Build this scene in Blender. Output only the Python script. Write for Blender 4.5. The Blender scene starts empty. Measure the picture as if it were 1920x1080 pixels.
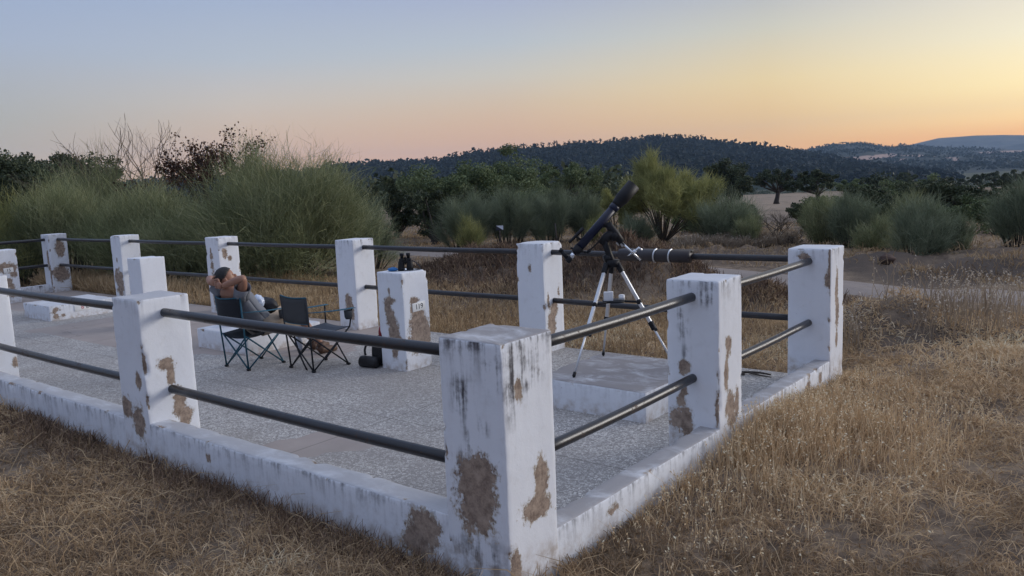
import bpy, math, random
import numpy as np
from mathutils import Vector, Matrix, noise
random.seed(7)
RNG = np.random.default_rng(11)
C = bpy.context.scene.collection
PI = math.pi
# ------------------------------------------------------------------ camera station
F_PX = 1502.2
CAM = np.array([2.018, -2.412, 1.790])
CR = np.array([0.78094151, 0.6231879, -0.04203806])
CU = np.array([-0.04929537, 0.12858776, 0.99047219])
CF = np.array([-0.62265587, 0.77142856, -0.1311398])
FH = np.array([-0.6281, 0.7781]); RH = np.array([0.7781, 0.6281])   # level forward and right

def at(px, py, d):
    """World point seen at (px, py) of the 1920 frame, d metres ahead of the camera."""
    return CAM + d * (CF + CR * (px - 960) / F_PX - CU * (py - 540) / F_PX)

def site(px, d, py=430):
    """Ground position (x, y, terrain height) on the bearing of px, d metres ahead."""
    v = CF + CR * (px - 960) / F_PX - CU * (py - 540) / F_PX
    v = v[:2] / (v[:2] @ FH)
    x, y = CAM[0] + v[0] * d, CAM[1] + v[1] * d
    return np.array([x, y, float(ground_z(np.array([x]), np.array([y]))[0])])

# ------------------------------------------------------------------ noise in numpy
def _hash(ix, iy, s):
    h = (ix * 374761393 + iy * 668265263 + s * 1442695041) & 0xFFFFFFFF
    h = ((h ^ (h >> 13)) * 1274126177) & 0xFFFFFFFF
    return ((h ^ (h >> 16)) & 0xFFFF) / 65535.0
def vnoise(x, y, s=0):
    x = np.asarray(x, float); y = np.asarray(y, float)
    ix = np.floor(x).astype(np.int64); iy = np.floor(y).astype(np.int64)
    fx = x - ix; fy = y - iy
    fx = fx * fx * (3 - 2 * fx); fy = fy * fy * (3 - 2 * fy)
    a = _hash(ix, iy, s); b = _hash(ix + 1, iy, s); c = _hash(ix, iy + 1, s); d = _hash(ix + 1, iy + 1, s)
    return (a * (1 - fx) + b * fx) * (1 - fy) + (c * (1 - fx) + d * fx) * fy
def fbm(x, y, s=0, o=4):
    t = 0; a = .5
    for i in range(o):
        t = t + a * vnoise(x * 2 ** i + 17 * i, y * 2 ** i - 9 * i, s + i); a *= .5
    return t / (1 - .5 ** o)
def sstep(a, b, x):
    t = np.clip((x - a) / (b - a), 0, 1); return t * t * (3 - 2 * t)

# ------------------------------------------------------------------ object helpers
def tag(o, label=None, cat=None, group=None, kind=None):
    if cat and not kind: kind = 'thing'
    if label: o['label'] = label
    if cat: o['category'] = cat
    if group: o['group'] = group
    if kind: o['kind'] = kind
    return o
def empty(name, loc, label, cat, group=None):
    o = bpy.data.objects.new(name, None); C.objects.link(o); o.location = Vector(loc)
    o.empty_display_size = .1
    return tag(o, label, cat, group)
def fin(name, V, F, mat, parent=None, loc=(0, 0, 0), smooth=True, attrs=None):
    """Mesh object from world-space vertices; origin at loc (or at the parent's base)."""
    base = np.array(parent_loc(parent) if parent is not None else loc, float)
    me = bpy.data.meshes.new(name)
    V = np.asarray(V, float) - base
    if isinstance(F, np.ndarray):
        k = F.shape[1]
        me.vertices.add(len(V)); me.vertices.foreach_set('co', V.astype(np.float32).ravel())
        me.loops.add(F.size); me.loops.foreach_set('vertex_index', F.astype(np.int32).ravel())
        me.polygons.add(len(F)); me.polygons.foreach_set('loop_start', np.arange(0, F.size, k, dtype=np.int32))
        me.polygons.foreach_set('loop_total', np.full(len(F), k, np.int32))
        me.update(calc_edges=True)
    else:
        me.from_pydata([tuple(v) for v in V], [], F)
    me.polygons.foreach_set('use_smooth', np.full(len(me.polygons), smooth, bool))
    for k, a in (attrs or {}).items():
        at_ = me.attributes.new(k, 'FLOAT', 'POINT'); at_.data.foreach_set('value', np.asarray(a, np.float32))
    me.materials.append(mat)
    o = bpy.data.objects.new(name, me); C.objects.link(o)
    if parent is not None:
        o.parent = parent
        if parent.type == 'MESH': o.location = (0, 0, 0)
    else: o.location = Vector(base)
    return o
def parent_loc(p):
    l = np.zeros(3)
    while p is not None:
        l = l + np.array(p.location); p = p.parent
    return l

class MB:
    def __init__(s): s.v = []; s.f = []
    def add(s, V, F):
        n = len(s.v); s.v += [tuple(map(float, v)) for v in V]; s.f += [tuple(i + n for i in f) for f in F]; return s
    def tube(s, pts, rad, n=8, cap=True):
        pts = [Vector(p) for p in pts]
        if not hasattr(rad, '__len__'): rad = [rad] * len(pts)
        V = []; F = []; up = None
        for i, p in enumerate(pts):
            d = (pts[min(i + 1, len(pts) - 1)] - pts[max(i - 1, 0)]).normalized()
            if up is None: up = d.orthogonal().normalized()
            up = (up - d * up.dot(d)).normalized(); b = d.cross(up)
            for k in range(n):
                a = 2 * PI * k / n
                V.append(p + (up * math.cos(a) + b * math.sin(a)) * rad[i])
        for i in range(len(pts) - 1):
            for k in range(n):
                F.append((i * n + k, i * n + (k + 1) % n, (i + 1) * n + (k + 1) % n, (i + 1) * n + k))
        if cap:
            F.append(tuple(range(n - 1, -1, -1))); F.append(tuple((len(pts) - 1) * n + k for k in range(n)))
        return s.add(V, F)
    def box(s, c, size, M=None, bev=0.0):
        c = Vector(c); M = M or Matrix.Identity(3); h = [q / 2 for q in size]
        if bev <= 0:
            V = [c + M @ Vector((x * h[0], y * h[1], z * h[2])) for x in (-1, 1) for y in (-1, 1) for z in (-1, 1)]
            return s.add(V, [(0, 1, 3, 2), (4, 6, 7, 5), (0, 4, 5, 1), (2, 3, 7, 6), (0, 2, 6, 4), (1, 5, 7, 3)])
        import bmesh
        bm = bmesh.new(); bmesh.ops.create_cube(bm, size=1)
        for v in bm.verts: v.co = Vector((v.co.x * size[0], v.co.y * size[1], v.co.z * size[2]))
        bmesh.ops.bevel(bm, geom=bm.edges[:] , offset=bev, segments=2, affect='EDGES', profile=.5)
        bm.verts.index_update()
        V = [c + M @ v.co for v in bm.verts]; F = [[v.index for v in f.verts] for f in bm.faces]
        bm.free(); return s.add(V, F)
    def ball(s, c, r, M=None, nu=14, nv=9, pw=1.0):
        if not hasattr(r, '__len__'): r = (r, r, r)
        c = Vector(c); M = M or Matrix.Identity(3); V = []; F = []
        sg = lambda q: math.copysign(abs(q) ** pw, q)
        for j in range(nv + 1):
            t = PI * j / nv
            for i in range(nu):
                a = 2 * PI * i / nu
                V.append(c + M @ Vector((r[0] * sg(math.sin(t)) * sg(math.cos(a)), r[1] * sg(math.sin(t)) * sg(math.sin(a)), r[2] * sg(math.cos(t)))))
        for j in range(nv):
            for i in range(nu):
                F.append((j * nu + i, (j + 1) * nu + i, (j + 1) * nu + (i + 1) % nu, j * nu + (i + 1) % nu))
        return s.add(V, F)
    def sheet(s, rows):
        n = len(rows[0]); V = [p for r in rows for p in r]
        F = [(i * n + k, i * n + k + 1, (i + 1) * n + k + 1, (i + 1) * n + k) for i in range(len(rows) - 1) for k in range(n - 1)]
        return s.add(V, F)
    def obj(s, name, mat, parent=None, loc=(0, 0, 0), smooth=True, solid=0):
        o = fin(name, s.v, s.f, mat, parent, loc, smooth)
        if solid:
            m = o.modifiers.new('thick', 'SOLIDIFY'); m.thickness = solid; m.offset = 0
        return o
def frame(d, up=(0, 0, 1)):
    z = Vector(d).normalized(); x = Vector(up).cross(z)
    x = x.normalized() if x.length > 1e-4 else z.orthogonal().normalized()
    return Matrix((x, z.cross(x), z)).transposed()

# ------------------------------------------------------------------ materials
class NT:
    def __init__(s, name):
        s.m = bpy.data.materials.new(name); s.m.use_nodes = True; s.t = s.m.node_tree
        s.bsdf = s.t.nodes['Principled BSDF']; s.out = s.t.nodes['Material Output']
    def n(s, typ, **k):
        nd = s.t.nodes.new(typ)
        for a, b in k.items(): setattr(nd, a, b)
        return nd
    def l(s, a, b): s.t.links.new(a, b)
    def put(s, sock, v):
        if isinstance(v, (int, float)): sock.default_value = v
        elif isinstance(v, tuple): sock.default_value = v if len(v) == len(sock.default_value) else (*v, 1)
        else: s.l(v, sock)
    def noise(s, scale, detail=4, vec=None, rough=.55, dist=0):
        nd = s.n('ShaderNodeTexNoise'); nd.inputs['Scale'].default_value = scale; nd.inputs['Detail'].default_value = detail
        nd.inputs['Roughness'].default_value = rough; nd.inputs['Distortion'].default_value = dist
        if vec is not None: s.l(vec, nd.inputs['Vector'])
        return nd.outputs['Fac']
    def math(s, op, a, b=0, c=0, clamp=False):
        nd = s.n('ShaderNodeMath', operation=op, use_clamp=clamp)
        for i, v in enumerate((a, b, c)): s.put(nd.inputs[i], v)
        return nd.outputs[0]
    def mix(s, f, a, b):
        nd = s.n('ShaderNodeMix', data_type='RGBA'); s.put(nd.inputs[0], f); s.put(nd.inputs[6], a); s.put(nd.inputs[7], b)
        return nd.outputs[2]
    def ss(s, x, a, b):
        nd = s.n('ShaderNodeMapRange', interpolation_type='SMOOTHSTEP'); s.put(nd.inputs[0], x)
        nd.inputs[1].default_value = a; nd.inputs[2].default_value = b
        return nd.outputs[0]
    def attr(s, name): return s.n('ShaderNodeAttribute', attribute_name=name).outputs['Fac']
    def coord(s, scale=(1, 1, 1)):
        tc = s.n('ShaderNodeTexCoord'); mp = s.n('ShaderNodeMapping'); mp.inputs['Scale'].default_value = scale
        oi = s.n('ShaderNodeObjectInfo'); 
        s.l(tc.outputs['Object'], mp.inputs['Vector'])
        ad = s.n('ShaderNodeVectorMath', operation='ADD'); sc = s.n('ShaderNodeMath', operation='MULTIPLY'); sc.inputs[1].default_value = 37
        s.l(oi.outputs['Random'], sc.inputs[0]); s.l(mp.outputs[0], ad.inputs[0]); s.l(sc.outputs[0], ad.inputs[1])
        return ad.outputs[0]
    def bump(s, h, strength=.4, dist=.01):
        b = s.n('ShaderNodeBump'); b.inputs['Strength'].default_value = strength; b.inputs['Distance'].default_value = dist
        s.l(h, b.inputs['Height']); s.l(b.outputs[0], s.bsdf.inputs['Normal'])
    def set(s, col=None, rough=None, metal=None, spec=None):
        if col is not None: s.put(s.bsdf.inputs['Base Color'], col)
        if rough is not None: s.put(s.bsdf.inputs['Roughness'], rough)
        if metal is not None: s.put(s.bsdf.inputs['Metallic'], metal)
        if spec is not None: s.bsdf.inputs['Specular IOR Level'].default_value = spec
        return s.m

def simple(name, col, rough=.6, metal=0., var=.25, scale=30, bump=.1, spec=.5):
    t = NT(name); v = t.coord(); n = t.noise(scale, 4, v)
    lo = tuple(c * (1 - var) for c in col); hi = tuple(min(1, c * (1 + var)) for c in col)
    t.set(t.mix(n, lo, hi), rough, metal, spec)
    if bump: t.bump(n, bump, .004)
    return t.m

def mat_paint():
    t = NT('limewashed_masonry'); v = t.coord(); vs = t.coord((26, 26, 2.2)); vs2 = t.coord((60, 60, 9))
    n1 = t.noise(3, 4, v); n2 = t.noise(13, 5, v, .65); n3 = t.noise(48, 4, v, .7); st = t.noise(1, 4, vs, .6); st2 = t.noise(1, 3, vs2, .6)
    col = t.mix(n1, (.80, .825, .865), (.70, .715, .755))
    col = t.mix(t.math('MULTIPLY', t.ss(n2, .54, .72), .18), col, (.52, .50, .48))
    g = t.attr('grime')
    gm = t.math('MULTIPLY', t.ss(t.math('ADD', t.math('MULTIPLY', st, .7), t.math('MULTIPLY', n2, .5)), .54, .76), g, clamp=True)
    col = t.mix(gm, col, (.085, .08, .085))
    sp = t.math('MULTIPLY', t.ss(n3, .66, .73), t.ss(t.noise(5, 2, v), .46, .62))
    col = t.mix(t.math('MULTIPLY', sp, .75), col, (.12, .11, .11))
    tp = t.attr('topstain')
    tm = t.math('MULTIPLY', tp, t.ss(t.noise(1, 5, t.coord((3.4, 5.2, 4)), .68, .5), .10, .56))
    col = t.mix(tm, col, (.27, .25, .245))
    bd = t.math('MULTIPLY', t.attr('splash'), t.ss(n2, .35, .7))
    col = t.mix(bd, col, (.36, .28, .21))
    nf = t.noise(1, 5, t.coord((95, 95, 34)), .75)
    pk = t.math('ADD', t.math('ADD', t.attr('peel'), t.math('MULTIPLY', t.math('SUBTRACT', nf, .5), .9)), t.math('ADD', t.math('MULTIPLY', t.math('SUBTRACT', n2, .5), 1.9), t.math('MULTIPLY', t.math('SUBTRACT', n3, .5), 1.0)))
    pm = t.ss(pk, 0.0, .06)
    rim = t.math('MULTIPLY', t.ss(pk, -.34, -.02), .5)
    col = t.mix(rim, col, (.44, .40, .36))
    col = t.mix(t.math('MULTIPLY', t.ss(pk, -.10, -.07), t.ss(n1, .42, .55)), col, (.50, .45, .385))
    pl = t.mix(t.ss(t.noise(22, 6, v, .75), .3, .7), (.18, .132, .105), (.42, .33, .26))
    col = t.mix(pm, col, pl)
    t.set(col, .88, 0, .25)
    h = t.math('ADD', t.math('MULTIPLY', t.ss(pk, -.04, .04), -1.6), t.math('ADD', t.math('MULTIPLY', n3, .3), t.math('MULTIPLY', n2, .5)))
    t.bump(h, .55, .006)
    return t.m

def mat_floor():
    t = NT('exposed_pebble_concrete'); tc = t.n('ShaderNodeTexCoord'); v = tc.outputs['Object']
    vo = t.n('ShaderNodeTexVoronoi'); vo.inputs['Scale'].default_value = 66; t.l(v, vo.inputs['Vector'])
    ve = t.n('ShaderNodeTexVoronoi', feature='DISTANCE_TO_EDGE'); ve.inputs['Scale'].default_value = 66; t.l(v, ve.inputs['Vector'])
    sx = t.n('ShaderNodeSeparateColor'); t.l(vo.outputs['Color'], sx.inputs[0])
    cr = t.n('ShaderNodeValToRGB'); e = cr.color_ramp.elements
    e[0].color = (.29, .27, .255, 1); e[1].color = (.72, .69, .65, 1)
    for p, c in ((.3, (.36, .34, .32, 1)), (.6, (.53, .505, .475, 1)), (.85, (.60, .565, .525, 1))):
        q = e.new(p); q.color = c
    t.l(sx.outputs[0], cr.inputs[0])
    big = t.noise(.7, 4, v); mid = t.noise(4, 5, v)
    ed = t.ss(ve.outputs['Distance'], 0, .12)
    peb = t.mix(ed, (.25, .23, .215), cr.outputs[0])
    peb = t.mix(t.math('MULTIPLY', t.ss(mid, .45, .7), .3), peb, (.33, .30, .275))
    sm = t.mix(mid, (.30, .25, .225), (.42, .36, .325))
    sa = t.ss(t.math('ADD', t.attr('smooth'), t.math('MULTIPLY', t.math('SUBTRACT', mid, .5), .5)), .42, .58)
    col = t.mix(sa, peb, sm)
    dm = t.math('MULTIPLY', t.ss(t.math('ADD', t.math('MULTIPLY', big, .7), t.math('MULTIPLY', t.noise(2.2, 5, v, .7), .3)), .42, .62), .45)
    col = t.mix(dm, col, (.25, .225, .205))
    wv = t.n('ShaderNodeSeparateXYZ'); t.l(v, wv.inputs[0])
    # construction joints every 1.5 m
    jn = None
    for ax in (0, 1):
        w = t.math('ABSOLUTE', t.math('SUBTRACT', t.math('FRACT', t.math('ADD', t.math('DIVIDE', wv.outputs[ax], 1.5 if ax else 2.95), .37)), .5))
        m = t.math('LESS_THAN', w, .0045 if ax else .0026)
        jn = m if jn is None else t.math('MAXIMUM', jn, m)
    wp = t.n('ShaderNodeVectorMath', operation='ADD'); nz = t.n('ShaderNodeTexNoise'); nz.inputs['Scale'].default_value = 1.7; nz.inputs['Detail'].default_value = 5
    t.l(v, nz.inputs['Vector']); t.l(v, wp.inputs[0]); t.l(nz.outputs['Color'], wp.inputs[1])
    ck = t.n('ShaderNodeTexVoronoi', feature='DISTANCE_TO_EDGE'); ck.inputs['Scale'].default_value = .55; t.l(wp.outputs[0], ck.inputs['Vector'])
    crk = t.math('MULTIPLY', t.math('LESS_THAN', ck.outputs['Distance'], .004), t.ss(t.noise(.9, 3, v), .5, .56))
    jn = t.math('MAXIMUM', jn, crk)
    col = t.mix(t.math('MULTIPLY', jn, .38), col, (.09, .08, .07))
    t.set(col, .85, 0, .3)
    t.bump(t.math('MULTIPLY', t.math('SUBTRACT', 1, sa), ed), .5, .004)
    return t.m

def mat_tint(name, stops, rough=.75, transl=.0, spec=.2):
    t = NT(name); cr = t.n('ShaderNodeValToRGB'); e = cr.color_ramp.elements
    e[0].position = 0; e[1].position = 1; e[0].color = (*stops[0], 1); e[1].color = (*stops[-1], 1)
    for i, c in enumerate(stops[1:-1]):
        q = e.new((i + 1) / (len(stops) - 1)); q.color = (*c, 1)
    t.l(t.attr('tint'), cr.inputs[0]); t.set(cr.outputs[0], rough, 0, spec)
    if transl:
        tr = t.n('ShaderNodeBsdfTranslucent'); t.l(cr.outputs[0], tr.inputs[0])
        mx = t.n('ShaderNodeMixShader'); mx.inputs[0].default_value = transl
        t.l(t.bsdf.outputs[0], mx.inputs[1]); t.l(tr.outputs[0], mx.inputs[2]); t.l(mx.outputs[0], t.out.inputs['Surface'])
    return t.m

def mat_ground():
    t = NT('dry_earth'); tc = t.n('ShaderNodeTexCoord'); v = tc.outputs['Object']
    a = t.noise(.35, 6, v, .6); b = t.noise(6, 6, v, .7); c = t.noise(45, 4, v, .7)
    soil = t.mix(b, (.075, .056, .043), (.20, .15, .112))
    straw = t.mix(c, (.20, .148, .10), (.42, .315, .215))
    col = t.mix(t.ss(t.math('ADD', t.math('MULTIPLY', a, .6), t.math('MULTIPLY', b, .5)), .48, .66), soil, straw)
    col = t.mix(t.math('MULTIPLY', t.attr('dark'), t.ss(b, .1, .5)), col, t.mix(c, (.062, .049, .041), (.15, .12, .098)))
    fld = t.mix(t.attr('pale'), t.mix(t.noise(.11, 6, v, .65), (.11, .086, .07), (.215, .17, .135)), t.mix(t.noise(.05, 5, v), (.22, .172, .132), (.345, .275, .21)))
    fld = t.mix(t.ss(t.noise(.4, 5, v, .7), .5, .75), fld, (.15, .12, .09))
    col = t.mix(t.attr('field'), col, fld)
    scrub = t.mix(t.noise(.02, 6, v, .7), (.035, .045, .028), (.10, .10, .06))
    col = t.mix(t.attr('scrub'), col, scrub)
    t.set(col, .95, 0, .1); t.bump(t.math('ADD', b, t.math('MULTIPLY', c, .4)), .7, .03)
    return t.m

def mat_road():
    t = NT('dusty_track'); tc = t.n('ShaderNodeTexCoord'); v = tc.outputs['Object']
    b = t.noise(3, 6, v, .65); c = t.noise(40, 4, v, .7)
    col = t.mix(b, (.22, .185, .165), (.35, .30, .265)); col = t.mix(t.math('MULTIPLY', t.ss(c, .55, .75), .5), col, (.16, .13, .11))
    t.set(col, .95, 0, .1); t.bump(t.math('ADD', b, c), .4, .02); return t.m

def mat_hill(name, lo, hi, fields=None):
    t = NT(name); tc = t.n('ShaderNodeTexCoord'); v = tc.outputs['Object']
    col = t.mix(t.ss(t.noise(.012, 8, v, .72), .35, .65), lo, hi)
    if fields:
        col = t.mix(t.ss(t.math('MULTIPLY', t.attr('field'), t.math('ADD', .15, t.noise(.022, 6, v, .75))), .26, .34), col, fields)
    t.set(col, .95, 0, .05); return t.m

M_PAINT = mat_paint(); M_FLOOR = mat_floor(); M_GROUND = mat_ground(); M_ROAD = mat_road()
M_RAIL = simple('weathered_steel_pipe', (.026, .026, .031), .42, .12, .4, 18, .15, .4)
def mat_rail():
    t = NT('weathered_steel_pipe'); v = t.coord(); n = t.noise(9, 6, v, .7); f = t.noise(60, 4, v, .7)
    col = t.mix(n, (.016, .017, .021), (.042, .042, .046)); r = t.ss(t.math('ADD', t.math('MULTIPLY', n, .6), t.math('MULTIPLY', f, .5)), .60, .70)
    col = t.mix(t.math('MULTIPLY', r, .8), col, (.085, .048, .032)); t.set(col, t.math('ADD', .34, t.math('MULTIPLY', r, .4)), .1, .45); t.bump(t.math('ADD', n, f), .25, .002); return t.m
M_RAIL = mat_rail()
M_BLACK = simple('black_plastic', (.009, .009, .011), .55, 0, .3, 60, .05, .3)
M_NAVY = simple('navy_enamel', (.008, .011, .03), .35, .0, .15, 20, 0, .3)
M_ALU = simple('brushed_aluminium', (.62, .63, .65), .35, .85, .1, 60, .05)
M_CHROME = simple('chromed_steel', (.75, .77, .8), .2, .95, .06, 30, 0)
M_WHITE = simple('white_plastic', (.75, .76, .78), .5, 0, .05, 20, 0)
M_PLATE = simple('glazed_tile', (.78, .78, .76), .35, 0, .06, 25, 0)
M_INK = simple('black_lettering', (.02, .02, .025), .6, 0, .1, 30, 0)
M_REDINK = simple('red_lettering', (.45, .03, .05), .6, 0, .1, 30, 0)
M_SLEEVE = simple('dark_rubber_sleeve', (.030, .024, .026), .5, 0, .3, 14, .2)
M_TEAL = simple('teal_enamel_tube', (.010, .075, .115), .35, .3, .15, 25, 0)
M_DKTUBE = simple('black_enamel_tube', (.014, .017, .022), .35, .4, .2, 25, 0)
M_TRIM = simple('teal_edging', (.012, .09, .14), .7, 0, .2, 80, .1)
M_CANVAS = simple('black_canvas', (.010, .012, .017), .85, 0, .3, 140, .25)
M_CANVAS2 = simple('slate_canvas', (.045, .055, .075), .85, 0, .25, 140, .25)
M_MESHBACK = simple('grey_mesh_cloth', (.05, .052, .055), .9, 0, .25, 160, .2)
M_SKIN = simple('skin', (.31, .155, .10), .5, 0, .12, 18, .04)
M_HAIR = simple('black_hair', (.008, .007, .007), .6, 0, .4, 120, .4)
M_SHIRT = simple('grey_cotton', (.17, .18, .205), .9, 0, .2, 40, .3)
M_SHORTS = simple('beige_cotton', (.36, .29, .22), .9, 0, .2, 40, .3)
M_SHOE = simple('brown_leather', (.10, .055, .035), .6, 0, .25, 40, .1)
M_BAG = simple('black_nylon', (.008, .008, .010), .6, 0, .3, 90, .2)
M_RED = simple('red_nylon', (.25, .012, .02), .6, 0, .2, 90, .2)
M_BLUE = simple('blue_fleece', (.02, .14, .36), .8, 0, .3, 50, .3)
M_PBAG = simple('pale_plastic_film', (.55, .62, .75), .25, 0, .35, 14, .5)
M_BOTTLE = simple('frosted_plastic', (.50, .56, .66), .3, 0, .1, 20, 0)
M_STICK = simple('dead_wood', (.06, .048, .040), .9, 0, .4, 40, .4)
M_BARK = simple('grey_bark', (.055, .045, .038), .95, 0, .4, 12, .6)
M_TWIG = simple('pale_twig', (.10, .08, .062), .95, 0, .4, 14, .3)
M_ROCK = simple('brown_boulder', (.10, .065, .05), .95, 0, .5, 5, .8)
M_SIGNW = simple('white_enamel', (.62, .66, .74), .45, 0, .08, 12, 0)
M_SIGNB = simple('black_enamel', (.02, .022, .035), .45, 0, .1, 12, 0)

# ------------------------------------------------------------------ terrain
W = 0.3485                       # pillar side
H = 1.15                         # pillar top above the terrace floor
X_L, Y_B = -15.27, 4.53          # terrace extents
ROAD = [(2600, 9.0), (2150, 9.5), (1900, 10.0), (1650, 11.7), (1400, 14.4), (1150, 17.2), (900, 20.4), (650, 24.5), (350, 31)]
def _ray(px, d):
    b = (px - 960) / F_PX; return np.array([CAM[0] + d * (FH[0] + RH[0] * b), CAM[1] + d * (FH[1] + RH[1] * b)])
ROADP = np.array([_ray(*q) for q in ROAD])
def road_dist(x, y):
    best = np.full(x.shape, 1e9)
    for a, b in zip(ROADP[:-1], ROADP[1:]):
        ab = b - a; t = np.clip(((x - a[0]) * ab[0] + (y - a[1]) * ab[1]) / (ab @ ab), 0, 1)
        best = np.minimum(best, np.hypot(x - a[0] - t * ab[0], y - a[1] - t * ab[1]))
    return best
# heaps of earth: bearing px, distance, height, along, across, darkness
HEAPS = [(890, 14.6, .42, 1.6, .9, .8), (1010, 15.2, .36, 1.3, .8, .8), (1140, 12.6, .56, 1.5, .75, 1.0), (1235, 12.3, .38, .8, .6, 1.),
         (1440, 10.6, .30, 1.0, .5, .9), (1650, 8.9, .28, .9, .55, .45), (1760, 8.4, .18, .9, .5, .4), (1665, 14.8, .20, .9, .5, 1.0), (1600, 14.3, .14, .6, .4, .9),
         (1790, 13.4, .17, 1.2, .4, .8), (1930, 12.8, .22, .8, .6, .3), (1850, 15.0, .20, 1.6, .6, .3), (1880, 8.0, -.12, 1.2, .5, .8), (1700, 12.9, .12, 1.5, .3, .6)]
HEAPP = [(*_ray(a, d), h, s1, s2, k) for a, d, h, s1, s2, k in HEAPS]
def ground_z(x, y):
    x = np.asarray(x, float); y = np.asarray(y, float)
    r = np.hypot(x + 5, y - 2)
    z = -2.0 * (np.clip(r - 9, 0, 420) / 120) ** 1.55
    far = sstep(10, 40, r)
    front = sstep(.6, -.4, y) * .13 + sstep(-.5, .3, x) * .07 * sstep(-.4, .6, y)
    z = z + np.where((x > X_L) & (x < 0) & (y > 0) & (y < Y_B), -.22, 0) + front * (1 - far) - .05 * sstep(4.3, 4.7, y) * (1 - far)
    rd = road_dist(x, y)
    keep = sstep(.8, 1.7, rd)
    z = z + (fbm(x * .8, y * .8, 3) - .5) * .16 * keep * (.35 + .65 * sstep(5, 9, r)) + (fbm(x * .06, y * .06, 5) - .5) * 1.2 * sstep(25, 70, r)
    rough = sstep(12, 14.5, (x - CAM[0]) * FH[0] + (y - CAM[1]) * FH[1]) * sstep(45, 25, r) * sstep(2, 5, (x - CAM[0]) * RH[0] + (y - CAM[1]) * RH[1])
    z = z + (fbm(x * 2.6, y * 2.6, 8, 5) - .5) * .40 * keep * rough
    fa = (x - CAM[0]) * FH[0] + (y - CAM[1]) * FH[1]; fp = 960 + F_PX * ((x - CAM[0]) * RH[0] + (y - CAM[1]) * RH[1]) / np.maximum(fa, 1)
    z = z - 1.0 * sstep(25, 44, fa) * sstep(132, 96, fa) * sstep(1150, 1280, fp) * sstep(1760, 1640, fp)
    for hx, hy, hh, s1, s2, k in HEAPP:
        u = (x - hx) * RH[0] + (y - hy) * RH[1]; w = (x - hx) * FH[0] + (y - hy) * FH[1]
        g = np.exp(-(u / s1) ** 2 - (w / s2) ** 2)
        z = z + hh * g * (.40 + 1.2 * fbm(x * 2.4, y * 2.4, 21, 5)) * sstep(.7, 1.4, rd)
    return z

def build_terrain():
    ang = np.concatenate([np.arange(-44, 44, .3), np.arange(44, 316, 4.0)]) * PI / 180
    rr = [0.0, .6]
    while rr[-1] < 5000: rr.append(rr[-1] * 1.028 + .03)
    rr = np.array(rr[1:]); A, R_ = np.meshgrid(ang, rr)
    x = CAM[0] + R_ * (FH[0] * np.cos(A) + RH[0] * np.sin(A)); y = CAM[1] + R_ * (FH[1] * np.cos(A) + RH[1] * np.sin(A))
    z = ground_z(x, y)
    nA = len(ang); V = np.stack([x, y, z], -1).reshape(-1, 3)
    i = np.arange(len(rr) - 1)[:, None] * nA; k = np.arange(nA)[None]
    F = np.stack([i + k, i + (k + 1) % nA, i + nA + (k + 1) % nA, i + nA + k], -1).reshape(-1, 4)
    V = np.vstack([V, [[CAM[0], CAM[1], float(ground_z(CAM[0], CAM[1]))]]])
    ctr = len(V) - 1
    F = np.vstack([F, np.array([[ctr, (j + 1) % nA, j, j] for j in range(0)], int).reshape(0, 4)])
    xx, yy = V[:, 0], V[:, 1]
    dark = np.zeros(len(V))
    for hx, hy, hh, s1, s2, kk in HEAPP:
        u = (xx - hx) * RH[0] + (yy - hy) * RH[1]; w = (xx - hx) * FH[0] + (yy - hy) * FH[1]
        dark = np.maximum(dark, kk * np.exp(-((u / s1) ** 2 + (w / s2) ** 2) ** 2 * .5))
    a = (xx - CAM[0]) * FH[0] + (yy - CAM[1]) * FH[1]; b = (xx - CAM[0]) * RH[0] + (yy - CAM[1]) * RH[1]
    rd = road_dist(xx, yy)
    dark = np.maximum(dark, .9 * sstep(5.3, 6.2, b) * sstep(11, 12, a) * sstep(15.5, 13.5, a))
    px = 960 + F_PX * b / np.maximum(a, 1)
    field = sstep(26, 34, a) * sstep(150, 130, a) * sstep(1240, 1300, px) * sstep(1640, 1560, px)
    pale = field * sstep(58, 80, a + 10 * fbm(xx * .07, yy * .07, 61)); field = np.maximum(field, sstep(140, 160, a) * sstep(420, 300, a) * sstep(1700, 1780, px))
    pale = np.maximum(pale, sstep(140, 160, a)); scrub = sstep(160, 260, a) * (1 - field) + sstep(0, 10, -a) * 0
    fin('ground', V[:-1], F, M_GROUND, attrs=dict(dark=dark[:-1], field=field[:-1], pale=pale[:-1], scrub=scrub[:-1]))['kind'] = 'structure'
    # dirt track: a sheet on the terrain
    pts = []
    for p, q in zip(ROADP[:-1], ROADP[1:]):
        n = max(2, int(np.hypot(*(q - p)) / .25)); pts += [p + (q - p) * t for t in np.linspace(0, 1, n, endpoint=False)]
    pts = np.array(pts)
    for _ in range(30): pts[1:-1] = (pts[:-2] + 2 * pts[1:-1] + pts[2:]) / 4
    rows = []
    for i_ in range(len(pts)):
        d = pts[min(i_ + 1, len(pts) - 1)] - pts[max(i_ - 1, 0)]; d /= np.hypot(*d); nrm = np.array([-d[1], d[0]])
        wL = .78 + .22 * (vnoise(i_ * .13, 0, 5) - .5) * 2; wR = .78 + .22 * (vnoise(i_ * .13, 9, 6) - .5) * 2
        row = []
        for t in np.linspace(-wL, wR, 9):
            q = pts[i_] + nrm * t
            zz = float(ground_z(np.array([q[0]]), np.array([q[1]]))[0])
            row.append((q[0], q[1], zz + .03 - .025 * (abs(abs(t) - .55) < .3) - (.06 if t in (-wL, wR) else 0)))
        rows.append(row)
    o = MB().sheet(rows).obj('dirt_track', M_ROAD); o['kind'] = 'structure'
build_terrain()

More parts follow.
